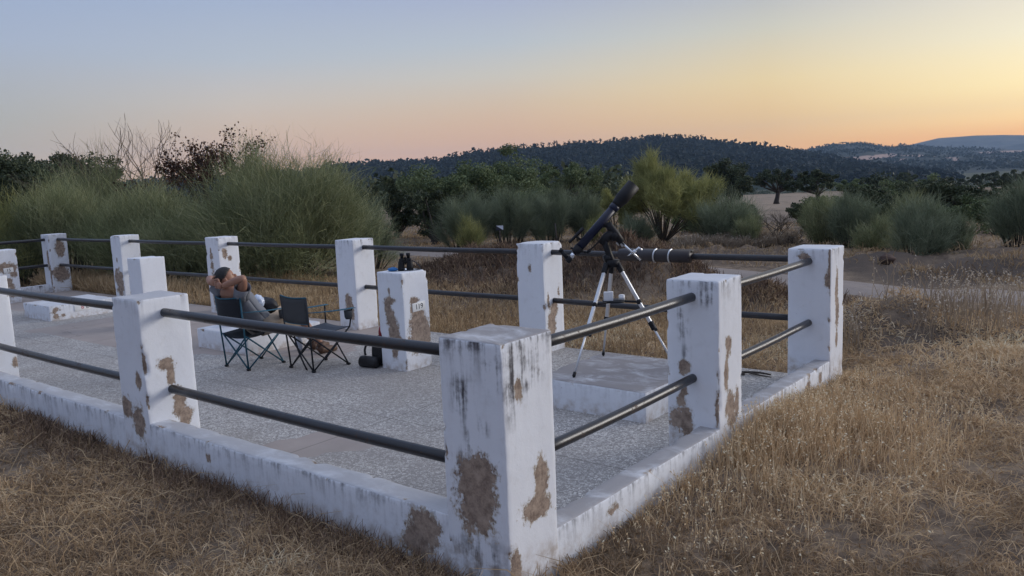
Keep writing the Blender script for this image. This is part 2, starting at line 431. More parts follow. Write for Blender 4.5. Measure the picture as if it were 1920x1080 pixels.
# terrace floor with its smooth concrete repairs
def in_poly(x, y, P):
    r = np.zeros(x.shape, bool)
    for (x0, y0), (x1, y1) in zip(P, P[1:] + P[:1]):
        c = ((y0 > y) != (y1 > y)); xi = (x1 - x0) * (y - y0) / ((y1 - y0) + 1e-12) + x0
        r ^= c & (x < xi)
    return r
def build_floor():
    xs = np.arange(X_L, .001, .09); ys = np.linspace(.0, Y_B, 52); xs[-1] = -.01; ys[0] = .01
    X, Y = np.meshgrid(xs, ys); sm = np.zeros(X.shape)
    for P in ([(-10.4, 1.95), (-7.7, 1.98), (-6.2, 2.37), (-4.7, 2.96), (-5.2, 3.75), (-5.2, 4.6), (-10.4, 4.6)],
              [(-2.95, .62), (-2.5, .66), (-2.1, 1.2), (-2.3, 1.38), (-2.8, 1.15)], [(-4.6, .2), (-4.0, .3), (-3.9, .75), (-4.5, .7)],
              [(-15.2, 2.6), (-12.6, 2.7), (-12.6, 4.6), (-15.2, 4.6)]):
        sm[in_poly(X, Y, P)] = 1
    n = X.shape[1]; V = np.stack([X, Y, np.zeros_like(X)], -1).reshape(-1, 3)
    i = np.arange(X.shape[0] - 1)[:, None] * n; k = np.arange(n - 1)[None]
    F = np.stack([i + k, i + k + 1, i + n + k + 1, i + n + k], -1).reshape(-1, 4)
    b = len(V)   # skirt along the back and left edges
    bk = np.arange(n) + (X.shape[0] - 1) * n
    V2 = V[bk].copy(); V2[:, 2] = -.35; V = np.vstack([V, V2])
    F = np.vstack([F, np.stack([bk[:-1], bk[1:], b + np.arange(1, n), b + np.arange(n - 1)], -1)])
    fin('paved_terrace_floor', V, F, M_FLOOR, smooth=False, attrs=dict(smooth=np.concatenate([sm.ravel(), np.zeros(n)])))['kind'] = 'structure'
build_floor()

# ------------------------------------------------------------------ masonry
def axis(a, b, r, cell):
    n = max(1, int(round((b - a - 2 * r) / cell)))
    return [a, a + r * .35] + [a + r + (b - a - 2 * r) * i / n for i in range(n + 1)] + [b - r * .35, b]
def masonry(name, x0, x1, y0, y1, z0, z1, label=None, cat=None, group=None, peel=(), cell=.025, r=.012, grime=.5, top=.7, ztop=None, wob=.0035, seed=0, zs=0.0):
    """Plastered block with rounded, slightly uneven edges. peel: (face, u, z, ru, rz), face F = -Y side, R = +X side, u 0..1 across it."""
    ax = [axis(x0, x1, r, cell), axis(y0, y1, r, cell), axis(z0, z1, r, cell)]
    lo = np.array([x0, y0, z0]) + r; hi = np.array([x1, y1, z1]) - r
    V = []; F = []; idx = {}
    def vid(p):
        k = tuple(round(c * 2e4) for c in p)
        if k not in idx:
            idx[k] = len(V); V.append(p)
        return idx[k]
    for d in range(3):
        for s in (0, 1):
            u, v = [(1, 2), (2, 0), (0, 1)][d]
            w = ax[d][-1] if s else ax[d][0]
            g = [[0] * len(ax[v]) for _ in ax[u]]
            for i, a in enumerate(ax[u]):
                for j, b in enumerate(ax[v]):
                    p = [0, 0, 0]; p[d] = w; p[u] = a; p[v] = b; g[i][j] = vid(tuple(p))
            for i in range(len(ax[u]) - 1):
                for j in range(len(ax[v]) - 1):
                    q = (g[i][j], g[i + 1][j], g[i + 1][j + 1], g[i][j + 1]); F.append(q if s else q[::-1])
    V = np.array(V); q = np.clip(V, lo, hi); dv = V - q; L = np.linalg.norm(dv, axis=1, keepdims=True)
    orig = V.copy(); V = np.where(L > 1e-9, q + dv / np.maximum(L, 1e-9) * r, V)
    pe = np.full(len(V), -1.0)
    tF = (orig[:, 1] < y0 + 1e-6); tR = (orig[:, 0] > x1 - 1e-6)
    gx = np.zeros(len(V))
    for f, uc, zc, ru, rz in peel:
        m = tF if f in 'Ff' else tR
        uu = (orig[:, 0] - x0) / (x1 - x0) if f in 'Ff' else (orig[:, 1] - y0) / (y1 - y0)
        val = 1 - np.sqrt(((uu - uc) / ru) ** 2 + ((orig[:, 2] - zc) / rz) ** 2)
        if f in 'fr': gx = np.where(m, np.maximum(gx, np.clip(val * 1.6, 0, 1)), gx)
        else: pe = np.where(m, np.maximum(pe, val), pe)
    isT = orig[:, 2] > z1 - 1e-6
    gr = np.clip(np.exp(-(z1 - orig[:, 2]) / .06) * grime * 1.5 + .03 * grime + gx, 0, 1) * ~isT
    sp = np.clip(1 - (orig[:, 2] - max(z0, zs)) / .12, 0, 1) * .8
    if ztop:                                         # sloping top: ztop(x, y)
        zz = np.array([ztop(a, b) for a, b in orig[:, :2]]); V[:, 2] += (zz - z1) * np.clip((orig[:, 2] - z0) / (z1 - z0), 0, 1)
    jit = np.array([noise.noise_vector(Vector(o * 3.1 + seed * 5.7)) for o in orig]) * wob + np.array([noise.noise_vector(Vector(o * 19 + seed)) for o in orig]) * wob * .35
    V = V + jit
    ctr = np.array([(x0 + x1) / 2, (y0 + y1) / 2, (z0 + z1) / 2]); nin = np.sum((orig < lo + 1e-6) | (orig > hi - 1e-6), axis=1)
    chip = np.array([max(0.0, noise.noise(Vector(o * 8.5 + seed * 3.3)) + .5 * noise.noise(Vector(o * 23 + seed)) - .30) for o in orig]) * (nin >= 2)
    V = V - (orig - np.clip(orig, lo - r + .03, hi + r - .03)) * chip[:, None] * .9
    pe = np.maximum(pe, np.where(chip > 0, chip * 1.3 - .30, -1))
    base = ((x0 + x1) / 2, (y0 + y1) / 2, z0)
    o = fin(name, V, F, M_PAINT, None, base, True, dict(peel=pe, grime=gr, topstain=isT * top, splash=sp))
    return tag(o, label, cat, group)

GP = 'white posts around the terrace'
def pillar(x, y, label, peel=(), zb=-.25, **k):
    return masonry('pillar', x - W, x, y, y + W, zb, H, label, 'pillar', GP, peel, zs=.14 if zb < -.2 else 0, **k)
pillar(0, 0, 'nearest corner pillar with a large brown peeled patch low on its shaded side',
       [('F', .52, .47, .31, .16), ('F', .6, .56, .2, .1), ('F', .38, .52, .16, .1), ('f', .36, .90, .26, .14), ('f', .44, .74, .10, .16), ('f', .62, .78, .2, .05), ('f', .3, .6, .2, .1), ('f', .5, .22, .6, .12), ('f', .85, 1.02, .2, .1), ('r', .15, .95, .2, .2), ('r', .5, 1.0, .4, .12),
        ('R', .58, .40, .3, .055), ('R', .68, .50, .13, .11), ('R', .1, .2, .10, .07), ('R', .3, .93, .07, .05)],
       cell=.02, grime=1.0, top=.95, seed=1)
pillar(-2.976, 0, 'pillar left of the corner one with small tan scars on its bright side',
       [('R', .45, .715, .16, .045), ('R', .5, .62, .08, .06), ('R', .62, .42, .13, .12), ('R', .7, .33, .14, .08), ('F', .62, .33, .22, .12), ('F', .2, .42, .2, .07), ('F', .75, .62, .1, .06)],
       cell=.02, grime=.25, top=.6, seed=2)
pillar(-6.068, 0, 'pillar cut by the left picture edge in front of the far pedestal', [('R', .2, .34, .2, .05), ('R', .95, .35, .1, .05)], cell=.03, grime=.3, seed=3)
pillar(0, 2.049, 'pillar behind the corner one with a chain of rusty scars down its shaded side',
       [('F', .27, .27, .22, .075), ('F', .36, .25, .12, .12), ('F', .34, .60, .11, .045), ('F', .33, .455, .06, .04), ('F', .27, .385, .09, .04), ('f', .27, .93, .12, .12), ('f', .33, .84, .16, .1), ('f', .38, .68, .1, .12), ('f', .8, 1.05, .3, .08), ('F', .96, .36, .04, .10),
        ('R', .5, .3, .2, .12), ('R', .3, .55, .08, .1), ('R', .75, .34, .1, .1), ('R', .4, .73, .12, .06)],
       cell=.02, grime=.6, top=.35, seed=4)
pillar(0, 4.177, 'far right corner pillar with a long crack down its narrow sunny side',
       [('F', .99, 1.0, .035, .2), ('F', .94, .9, .09, .06), ('R', .45, .82, .1, .16), ('R', .52, .6, .12, .16), ('R', .5, .38, .08, .07), ('F', .4, 1.08, .14, .03)], cell=.025, grime=.45, top=.3, seed=5)
pillar(-2.877, 4.174, 'back pillar between the telescope and the binoculars',
       [('F', .58, .12, .12, .05), ('R', .5, .44, .2, .07), ('R', .35, .3, .2, .13), ('F', .5, .9, .05, .05), ('R', .2, .55, .06, .08), ('R', .75, .62, .05, .08)], zb=-.1, cell=.03, grime=.35, top=.3, seed=6)
pillar(-5.839, 4.172, 'back pillar standing behind the two camping chairs',
       [('F', .6, .33, .2, .11), ('F', .72, .2, .12, .09), ('F', .5, .42, .12, .05)], zb=-.1, cell=.03, grime=.6, top=.2, seed=7)
pillar(-8.908, 4.169, 'back pillar directly behind the reclining person',
       [('F', .4, .86, .13, .06), ('F', .42, .72, .12, .06), ('F', .4, .95, .05, .05), ('F', .5, .33, .22, .26), ('R', .3, .9, .12, .08), ('R', .5, .82, .1, .04)], zb=-.1, cell=.03, grime=.3, top=.2, seed=8)
pillar(-11.981, 4.167, 'back pillar half hidden by the numbered pedestal, brown scar near its foot',
       [('F', .62, .3, .36, .24), ('F', .3, .42, .18, .15), ('F', .5, .72, .08, .05)], zb=-.1, cell=.03, grime=.35, top=.2, seed=9)
pillar(-14.922, 4.164, 'far left corner pillar with two rounded brown bare patches one above the other',
       [('R', .55, .85, .24, .16), ('R', .5, 1.0, .1, .06), ('R', .5, .36, .4, .15), ('R', .55, .48, .2, .08), ('F', .7, .65, .12, .2), ('F', .85, .3, .1, .25)], zb=-.1, cell=.03, grime=.3, top=.2, seed=10)

GW = 'low walls between the posts'
masonry('low_wall', -9.2, -.06, .004, .148, -.25, .35, 'long low whitewashed kerb wall under the front pipes', 'wall', GW,
        [('F', .951, .23, .012, .09), ('F', .945, .16, .010, .07), ('F', .755, .25, .003, .035)],
        cell=.035, r=.014, grime=.55, top=.6, zs=.12, ztop=lambda x, y: .34 + .006 * (x + 3) , wob=.006, seed=11)
masonry('low_wall', -.135, -.004, .06, 4.4, -.25, .243, 'low kerb wall under the right hand pipes, tall straw against it', 'wall', GW,
        [('R', .17, .17, .012, .025), ('R', .83, .14, .01, .05), ('R', .9, .15, .01, .05)], cell=.035, r=.014, grime=.5, top=.85, zs=.06, ztop=lambda x, y: .247 - .004 * y, wob=.007, seed=12)
masonry('low_wall', -15.20, -15.05, .4, 4.2, -.25, .16, 'stained low wall under the far left pipes', 'wall', GW, [], cell=.05, r=.014, grime=.9, top=.5, seed=13)

# pedestals and blocks of the terrace
GPED = 'short numbered pedestals'
PH = .966
ped1 = masonry('pedestal', -3.960, -3.603, 2.872, 3.225, -.05, PH, 'numbered pedestal carrying the binoculars, plaster peeled off two sides', 'pedestal', GPED,
        [('F', .45, .69, .22, .035), ('F', .38, .62, .13, .07), ('F', .46, .52, .16, .09), ('F', .58, .38, .2, .12), ('F', .62, .28, .25, .08), ('F', .55, .18, .12, .08), ('F', .47, .79, .04, .03), ('F', .55, .45, .14, .09),
         ('R', .42, .68, .16, .035), ('R', .35, .6, .1, .06), ('R', .55, .53, .25, .07), ('R', .55, .42, .38, .12), ('R', .58, .30, .46, .14)], cell=.02, grime=.12, top=.1, seed=14)
ped2 = masonry('pedestal', -9.10, -8.743, 2.884, 3.24, -.05, PH, 'clean white numbered pedestal left of the reclining person', 'pedestal', GPED, [('R', .3, .42, .07, .04), ('R', .42, .44, .14, .015)], cell=.03, grime=.06, top=.08, seed=15)
ped3 = masonry('pedestal', -14.37, -14.012, 2.90, 3.255, -.05, PH, 'numbered pedestal at the far left with a brick red bare patch', 'pedestal', GPED,
        [('R', .45, .64, .5, .09), ('R', .75, .55, .15, .09), ('R', .5, .4, .16, .06), ('R', .55, .33, .2, .05), ('R', .6, .2, .2, .1)], cell=.03, grime=.1, top=.1, seed=16)
GB = 'low concrete blocks on the terrace'
blk_t = masonry('concrete_block', -1.83, -.812, 2.584, 3.62, -.05, .229, 'low concrete block under the telescope tripod', 'block', GB, [('F', .3, .1, .01, .02), ('F', .5, .17, .012, .015)], cell=.04, grime=.2, top=1.0, seed=17)
blk_p = masonry('concrete_block', -6.82, -5.79, 2.54, 3.55, -.05, .225, 'low white block behind the occupied camping chair', 'block', GB, [], cell=.04, grime=.15, top=.4, seed=18)
blk_l = masonry('concrete_block', -11.87, -10.905, 2.50, 3.50, -.05, .225, 'low white block at far left with scribbles and a small red number tile', 'block', GB,
        [('R', .10, .17, .05, .025), ('R', .16, .16, .04, .015), ('R', .06, .13, .02, .05), ('R', .09, .065, .045, .035), ('R', .2, .07, .04, .02)], cell=.03, grime=.3, top=.4, seed=19)

# number tiles
def lettering(txt, size, mat, parent, origin, right, up, name='lettering'):
    cu = bpy.data.curves.new('t', 'FONT'); cu.body = txt; cu.size = size; cu.align_x = 'CENTER'; cu.align_y = 'CENTER'; cu.extrude = .0008
    ob = bpy.data.objects.new('t', cu); C.objects.link(ob); dg = bpy.context.evaluated_depsgraph_get()
    me = bpy.data.meshes.new_from_object(ob.evaluated_get(dg)); C.objects.unlink(ob); bpy.data.objects.remove(ob)
    r = Vector(right).normalized(); u = Vector(up).normalized(); nrm = r.cross(u)
    V = [np.array(Vector(origin) + r * v.co.x + u * v.co.y + nrm * v.co.z) for v in me.vertices]; F = [tuple(p.vertices) for p in me.polygons]
    return fin(name, V, F, mat, parent, smooth=False)
def tile(ped, y, z, w, h, txt, x, mat=M_INK, tilt=.05, extra=None):
    Mx = Matrix.Rotation(tilt, 3, 'X')
    p = MB().box((x + .004, y, z), (.012, w, h), Mx, .002).obj('number_plate', M_PLATE, ped)
    lettering(txt, h * .85, mat, p, (x + .0108, y, z), Mx @ Vector((0, 1, 0)), Mx @ Vector((0, 0, 1)))
    if extra: lettering(extra, h * .85, M_INK, p, (x + .0108, y + w * .3, z), Mx @ Vector((0, 1, 0)), Mx @ Vector((0, 0, 1)))
tile(ped1, 3.075, .615, .175, .085, '119', -3.603)
tile(ped2, 3.135, .42, .175, .085, '113', -8.743, tilt=.03)
tile(ped3, 3.09, .60, .16, .085, '15', -14.012)
tile(blk_l, 2.98, .150, .24, .1, '8', -10.905, M_REDINK, .02, 'L')
tile(blk_p, 3.28, .12, .15, .1, '11', -5.79, tilt=.02)

# ------------------------------------------------------------------ pipes
GR = 'dark pipes of the railing'
def pipe(a, b, label, r=.0285):
    a = np.array(a); b = np.array(b); L = np.linalg.norm(b - a); n = max(3, int(L / .25))
    d = (b - a) / L; pts = []
    for i in range(n + 1):
        t = i / n; s = math.sin(PI * t) * .006
        pts.append(a + (b - a) * t + np.array([noise.noise(Vector((a[0] + t * 3, a[1], 2))) * .004, 0, -s]))
    pts[0] = a - d * .06; pts[-1] = b + d * .06
    o = MB().tube(pts, r, 16).obj('metal_pipe', M_RAIL, None, tuple(a)); return tag(o, label, 'railing', GR)
ZU, ZL, YF, YK, XR, XLf = 1.046, .537, .174, 4.346, -.174, -15.096
runs = [((-2.976, YF), (-W, YF), 'pipe across the front between the corner pillar and the pillar left of it'),
        ((-6.068, YF), (-2.976 - W, YF), 'pipe across the front leaving by the left picture edge'),
        ((XR, W), (XR, 2.049), 'pipe running back from the corner pillar on the right, telescope behind it'),
        ((XR, 2.049 + W), (XR, 4.177), 'pipe ending at the far right corner pillar, shiny side up'),
        ((-2.877, YK), (-W, YK), 'back pipe behind the telescope'),
        ((-5.839, YK), (-2.877 - W, YK), 'back pipe behind the binocular pedestal'),
        ((-8.908, YK), (-5.839 - W, YK), 'back pipe between the person and the chairs side of the big broom bush'),
        ((-11.981, YK), (-8.908 - W, YK), 'back pipe above the clean numbered pedestal'),
        ((-14.922, YK), (-11.981 - W, YK), 'back pipe touching the far left corner pillar on its right side'),
        ((XLf, .5), (XLf, 4.164), 'pipe leaving the far left corner pillar towards the left picture edge')]
for (a, b, lab) in runs:
    for z, q in ((ZU, 'upper'), (ZL, 'lower')):
        pipe((*a, z), (*b, z), q + ' ' + lab)

# long dark sleeve clamped on the back pipe
sl = empty('pipe_sleeve', (-1.6, YK, ZU), 'thick dark sleeve with two pale clamps round the upper back pipe beside the telescope', 'sleeve')
s0 = np.array([-1.90, YK - .062, ZU]); s1 = np.array([-1.28, YK - .062, ZU])
MB().tube([s0 + (-.12, 0, 0), s1], .058, 20).obj('cover', M_SLEEVE, sl)
MB().box(((s0[0] + s1[0]) / 2 - .06, YK - .02, ZU + .042), (s1[0] - s0[0] + .12, .09, .03), None, .006).obj('top_strip', M_BLACK, sl)
for x in (-1.63, -1.474):
    MB().tube([(x + .004 * math.sin(a), YK - .062 + .063 * math.cos(a), ZU + .063 * math.sin(a)) for a in np.linspace(PI * .45, PI * 1.45, 12)], .008, 6).obj('clamp', M_ALU, sl)

# ------------------------------------------------------------------ telescope
tel = empty('telescope', (-1.50, 3.33, .229), 'navy refractor telescope on an aluminium tripod, aimed up to the right', 'telescope')
HUB = Vector((-1.563, 3.395, 1.07))
FEET = [Vector((-1.529, 2.71, .229)), Vector((-1.743, 3.493, .229)), Vector((-.985, 3.40, .229))]
tops = [Vector((-1.596, 3.345, 1.05)), Vector((-1.585, 3.42, 1.045)), Vector((-1.515, 3.41, 1.055))]
for f, t in zip(FEET, tops):
    d = (f - t); m = t + d * .60
    M3 = frame(d, (0, 1, 0))
    leg = MB().box((t + m) / 2, (.030, .022, d.length * .6), M3, .004).obj('tripod_leg', M_ALU, tel, smooth=False)
    MB().tube([t + d * .55, t + d * .985], .0095, 10).obj('lower_tube', M_ALU, leg)
    MB().box(m, (.042, .034, .075), M3, .006).tube([m, m + Vector((.045, -.03, -.02))], .009, 8).ball(m + Vector((.052, -.035, -.022)), .014).obj('clamp', M_BLACK, leg)
    MB().tube([t + d * .955, t + d * .985, f], [.014, .014, .004], 10).obj('foot', M_BLACK, leg)
    MB().box(t + d * .02, (.045, .036, .10), M3, .008).obj('hinge', M_BLACK, leg)
hb = MB().tube([HUB + Vector((0, 0, -.03)), HUB + Vector((0, 0, .03))], [.055, .06], 20)
for t in tops: hb.tube([HUB, t], .024, 10)
hb.obj('tripod_head', M_BLACK, tel)
tz = .752; tc_ = Vector((-1.535, 3.365, tz)); tray = MB()
tray.tube([tc_ + Vector((0, 0, -.006)), tc_ + Vector((0, 0, .008))], .10, 24)
for f, t in zip(FEET, tops):
    q = t + (f - t) * ((t.z - tz) / (t.z - f.z)); tray.tube([tc_, q], .010, 8); tray.ball(q, .024)
tray.obj('accessory_tray', M_BLACK, tel)
# equatorial mount
MB().box((-1.597, 3.381, 1.18), (.052, .05, .19), frame((-.054, -.016, .16)), .01).tube([(-1.62, 3.36, 1.10), (-1.58, 3.40, 1.12)], .04, 16).obj('mount_bracket', M_BLACK, tel)
MB().tube([(-1.65, 3.36, 1.235), (-1.61, 3.39, 1.29), (-1.575, 3.43, 1.335)], [.036, .04, .034], 16).ball((-1.565, 3.435, 1.30), .048).obj('polar_axis', M_BLACK, tel)
MB().tube([(-1.612, 3.41, 1.41), (-1.594, 3.417, 1.379), (-1.55, 3.442, 1.31), (-1.506, 3.464, 1.24)], [.03, .034, .036, .03], 16).obj('declination_axis', M_BLACK, tel)
MB().tube([(-1.545, 3.455, 1.225), (-1.53, 3.475, 1.25), (-1.50, 3.48, 1.21)], .018, 10).obj('axis_knob', M_ALU, tel)
MB().tube([(-1.506, 3.464, 1.24), (-1.375, 3.544, 1.086)], .009, 12).obj('counterweight_bar', M_CHROME, tel)
MB().box((-1.421, 3.519, 1.16), (.05, .03, .03), frame((.131, .08, -.154)), .006).tube([(-1.45, 3.50, 1.135), (-1.41, 3.515, 1.165), (-1.385, 3.535, 1.195), (-1.36, 3.55, 1.17)], .008, 8).tube([(-1.421, 3.519, 1.16), (-1.465, 3.485, 1.125)], [.010, .004], 8).obj('bar_clamp', M_CHROME, tel)
MB().tube([(-1.609, 3.396, 1.326), (-1.67, 3.335, 1.245), (-1.725, 3.276, 1.176)], .006, 8).tube([(-1.71, 3.292, 1.194), (-1.735, 3.266, 1.165)], .013, 10).obj('slow_motion_rod', M_BLACK, tel)
a = Vector((-1.795, 3.226, 1.202)); b = Vector((-1.561, 3.474, 1.556)); ax = (b - a).normalized()
MB().tube([a, b], .037, 28).tube([b - ax * .05, b - ax * .04, b + ax * .0], [.0371, .043, .043], 28).obj('tube', M_NAVY, tel)
c0 = b - ax * .01; sh = MB().tube([c0, c0 + ax * .03, c0 + ax * .085, c0 + ax * .24, c0 + ax * .24, c0 + ax * .10], [.042, .047, .059, .059, .052, .047], 28)
sh.obj('dew_shield', M_BLACK, tel)
MB().tube([a + ax * .02, a - ax * .03, a - ax * .045], [.043, .036, .030], 24).tube([a - ax * .01 + Vector((.05, .03, -.02)), a - ax * .01 + Vector((-.05, -.03, .02))], .008, 8).ball(a - ax * .01 + Vector((.056, .034, -.022)), .013).obj('focuser', M_BLACK, tel)
fr = a - ax * .045
MB().tube([fr, fr - ax * .05], .021, 18).obj('drawtube', M_CHROME, tel)
dg0 = fr - ax * .055
MB().box(dg0 - ax * .02, (.045, .045, .05), frame(ax), .008).tube([dg0 - ax * .02, Vector((-1.905, 3.13, 1.195))], .017, 14).tube([Vector((-1.895, 3.137, 1.188)), Vector((-1.915, 3.122, 1.205))], .021, 14).obj('star_diagonal', M_BLACK, tel)
fa, fb = Vector((-1.846, 3.195, 1.272)), Vector((-1.777, 3.266, 1.362)); fx = (fb - fa).normalized()
fs = MB().tube([fa - fx * .02, fa + fx * .01, fb - fx * .03, fb + fx * .02], [.011, .012, .015, .015], 16).obj('finder_scope', M_BLACK, tel)
MB().tube([fa + fx * .06, (fa + fx * .06) + Vector((.035, .03, -.035))], .009, 8).obj('bracket', M_BLACK, fs)
MB().box((-1.655, 3.375, 1.398), (.030, .05, .17), frame(ax), .006).tube([Vector((-1.655, 3.375, 1.40)), Vector((-1.61, 3.412, 1.40))], .028, 14).obj('saddle', M_BLACK, tel)
cs = MB().box((-1.575, 3.315, .797), (.055, .05, .075), Matrix.Rotation(.5, 3, 'Z'), .004).box((-1.55, 3.335, .797), (.04, .045, .078), Matrix.Rotation(.5, 3, 'Z'), .004)
tag(cs.obj('eyepiece_box', M_WHITE, None, (-1.575, 3.315, .76), smooth=False), 'white square eyepiece box on the tripod tray', 'box')
tag(MB().tube([(-1.482, 3.40, .76), (-1.482, 3.40, .80)], .026, 20).tube([(-1.482, 3.40, .80), (-1.482, 3.40, .805)], .022, 20).obj('lens_cap', M_WHITE, None, (-1.482, 3.40, .76)), 'small round white cap on the tripod tray', 'cap')

# ------------------------------------------------------------------ camping chairs
def bez(p, q, r, n=8):
    p, q, r = Vector(p), Vector(q), Vector(r); return [p * (1 - t) ** 2 + q * 2 * t * (1 - t) + r * t * t for t in np.linspace(0, 1, n)]
def chair(x0, x1, y0, dp, label, tube, seatm, backm, trim, rot=0, sag=.06, bsag=.035):
    cx, cy = (x0 + x1) / 2, y0 + dp / 2
    root = empty('camping_chair', (cx, cy, 0), label, 'chair', 'folding camping chairs')
    R3 = Matrix.Rotation(rot, 3, 'Z')
    w2 = lambda x, y, z: R3 @ Vector((x - cx, y - cy, 0)) + Vector((cx, cy, z))
    y1 = y0 + dp; sz = .375; r = .0085
    RL, RR, FL, FR = w2(x0, y0, .012), w2(x1, y0, .012), w2(x0, y1, .012), w2(x1, y1, .012)
    SRL, SRR, SFL, SFR = w2(x0 - .01, y0 - .005, sz - .02), w2(x1 + .01, y0 - .005, sz - .02), w2(x0 - .01, y1 + .04, sz + .02), w2(x1 + .01, y1 + .04, sz + .02)
    BL, BR = w2(x0 - .025, y0 - .045, .755), w2(x1 + .025, y0 - .045, .755)
    AL, AR = w2(x0 - .035, y1 + .06, .575), w2(x1 + .035, y1 + .06, .575)
    for p, q in ((RL, SRR), (RR, SRL), (FL, SFR), (FR, SFL), (RL, SFL), (FL, SRL), (RR, SFR), (FR, SRR)):
        MB().tube([p, q], r, 8).obj('cross_bar', tube, root)
    for p, q in ((RL, BL), (RR, BR)): MB().tube([p, q], r * 1.05, 8).obj('back_post', tube, root)
    for p, q in ((SFL, AL), (SFR, AR)): MB().tube([p, q], r, 8).obj('arm_post', tube, root)
    for p in (RL, RR, FL, FR): MB().box((p.x, p.y, .011), (.042, .03, .022), None, .006).obj('foot', M_BLACK, root)
    rows = []
    for i in range(9):
        v = i / 8; row = []
        for k in range(9):
            u = k / 8; L = SRL.lerp(SFL, v); Rr = SRR.lerp(SFR, v); p = L.lerp(Rr, u)
            d = math.sin(PI * u) * (.35 + .65 * math.sin(PI * min(1, v * .9 + .05))); row.append(p - Vector((0, 0, sag * d)))
        rows.append(row)
    MB().sheet(rows).obj('seat', seatm, root, solid=.006)
    rows = []
    for i in range(6):
        v = i / 5; row = []
        for k in range(9):
            u = k / 8; L = RL.lerp(BL, .64 + .36 * v); Rr = RR.lerp(BR, .64 + .36 * v); p = L.lerp(Rr, u)
            row.append(p + R3 @ Vector((0, -bsag * math.sin(PI * u) * (1 - .3 * v), -.012 * math.sin(PI * u) * v)))
        rows.append(row)
    bk = MB().sheet(rows).obj('backrest', backm, root, solid=.005)
    e = MB().tube([p + Vector((0, 0, .002)) for p in rows[-1]], .0075, 6)
    e.tube([rw[0] for rw in rows], .0075, 6).tube([rw[-1] for rw in rows], .0075, 6).tube(rows[0], .005, 6)
    e.obj('edging', trim, bk)
    for B_, A_, SR in ((BL, AL, RL), (BR, AR, RR)):
        st = SR.lerp(B_, .80); mid = st.lerp(A_, .5) - Vector((0, 0, .012)); sd = R3 @ Vector((.028, 0, 0)); rw = []
        for q in bez(st, mid, A_ + R3 @ Vector((0, .03, .008)), 8): rw.append([q - sd, q, q + sd])
        for i, t in enumerate(rw):
            k = .35 + .65 * min(1, i / 3); t[0] = t[1] - sd * k; t[2] = t[1] + sd * k
        ar = MB().sheet(rw).obj('armrest', trim, root, solid=.006)
        if A_ is AR:
            cp = A_ + R3 @ Vector((0, -.045, -.045)); m = MB()
            for ring, (zz, rr) in enumerate(((.035, .044), (-.03, .040), (-.05, .036))): pass
            m.tube([cp + Vector((0, 0, .036)), cp + Vector((0, 0, -.03)), cp + Vector((0, 0, -.052))], [.043, .039, .030], 16, cap=False)
            m.obj('cup_holder', M_MESHBACK, ar, solid=.003)
    return root
ch1 = chair(-5.50, -5.10, 2.095, .42, 'teal framed folding chair the person is sitting in', M_TEAL, M_CANVAS, M_CANVAS, M_TRIM, .0, .075, .10)
ch2 = chair(-4.80, -4.40, 2.39, .42, 'empty black folding chair with teal edging, grey mesh back and slate seat', M_DKTUBE, M_CANVAS2, M_MESHBACK, M_TRIM, -.06, .03)
# loose strap hanging from the empty chair
MB().sheet([[q + Vector((-.012, 0, 0)), q + Vector((.012, .004, 0))] for q in bez((-4.72, 2.40, .35), (-4.66, 2.37, .22), (-4.50, 2.36, .02), 8)]).obj('strap', M_CANVAS, ch2, solid=.003)

# ------------------------------------------------------------------ person
def loft(pts, rad, n=16, wr=0.0, seed=0):
    """Closed elliptical loft; rad = (half width along X, half depth)."""
    pts = [Vector(p) for p in pts]; rows = []
    for i, p in enumerate(pts):
        d = (pts[min(i + 1, len(pts) - 1)] - pts[max(i - 1, 0)]).normalized()
        x = Vector((1, 0, 0)); x = (x - d * x.dot(d)).normalized(); y = d.cross(x); row = []
        for k in range(n + 1):
            a = 2 * PI * k / n; q = p + x * math.cos(a) * rad[i][0] + y * math.sin(a) * rad[i][1]
            row.append(q + (q - p).normalized() * wr * noise.noise(q * 14 + Vector((seed, 0, 0))))
        row[-1] = row[0]; rows.append(row)
    return rows
def skin_mesh(chains):
    V = []; E = []; Rd = []; key = {}
    def vid(p, r):
        k = tuple(round(c, 4) for c in p)
        if k not in key: key[k] = len(V); V.append(p); Rd.append(r)
        return key[k]
    for ch in chains:
        ids = [vid(p, r) for p, r in ch]; E += list(zip(ids[:-1], ids[1:]))
    me = bpy.data.meshes.new('s'); me.from_pydata(V, E, []); o = bpy.data.objects.new('s', me); C.objects.link(o)
    m = o.modifiers.new('skin', 'SKIN'); m.use_smooth_shade = True
    for i, r in enumerate(Rd):
        me.skin_vertices[0].data[i].radius = r if hasattr(r, '__len__') else (r, r)
    me.skin_vertices[0].data[0].use_root = True
    o.modifiers.new('sub', 'SUBSURF').levels = 2; o.modifiers['sub'].render_levels = 2
    dgp = bpy.context.evaluated_depsgraph_get(); dgp.update(); ev = o.evaluated_get(dgp).to_mesh()
    VV = [tuple(v.co) for v in ev.vertices]; FF = [tuple(p.vertices) for p in ev.polygons]
    o.evaluated_get(dgp).to_mesh_clear(); C.objects.unlink(o); bpy.data.objects.remove(o)
    return VV, FF
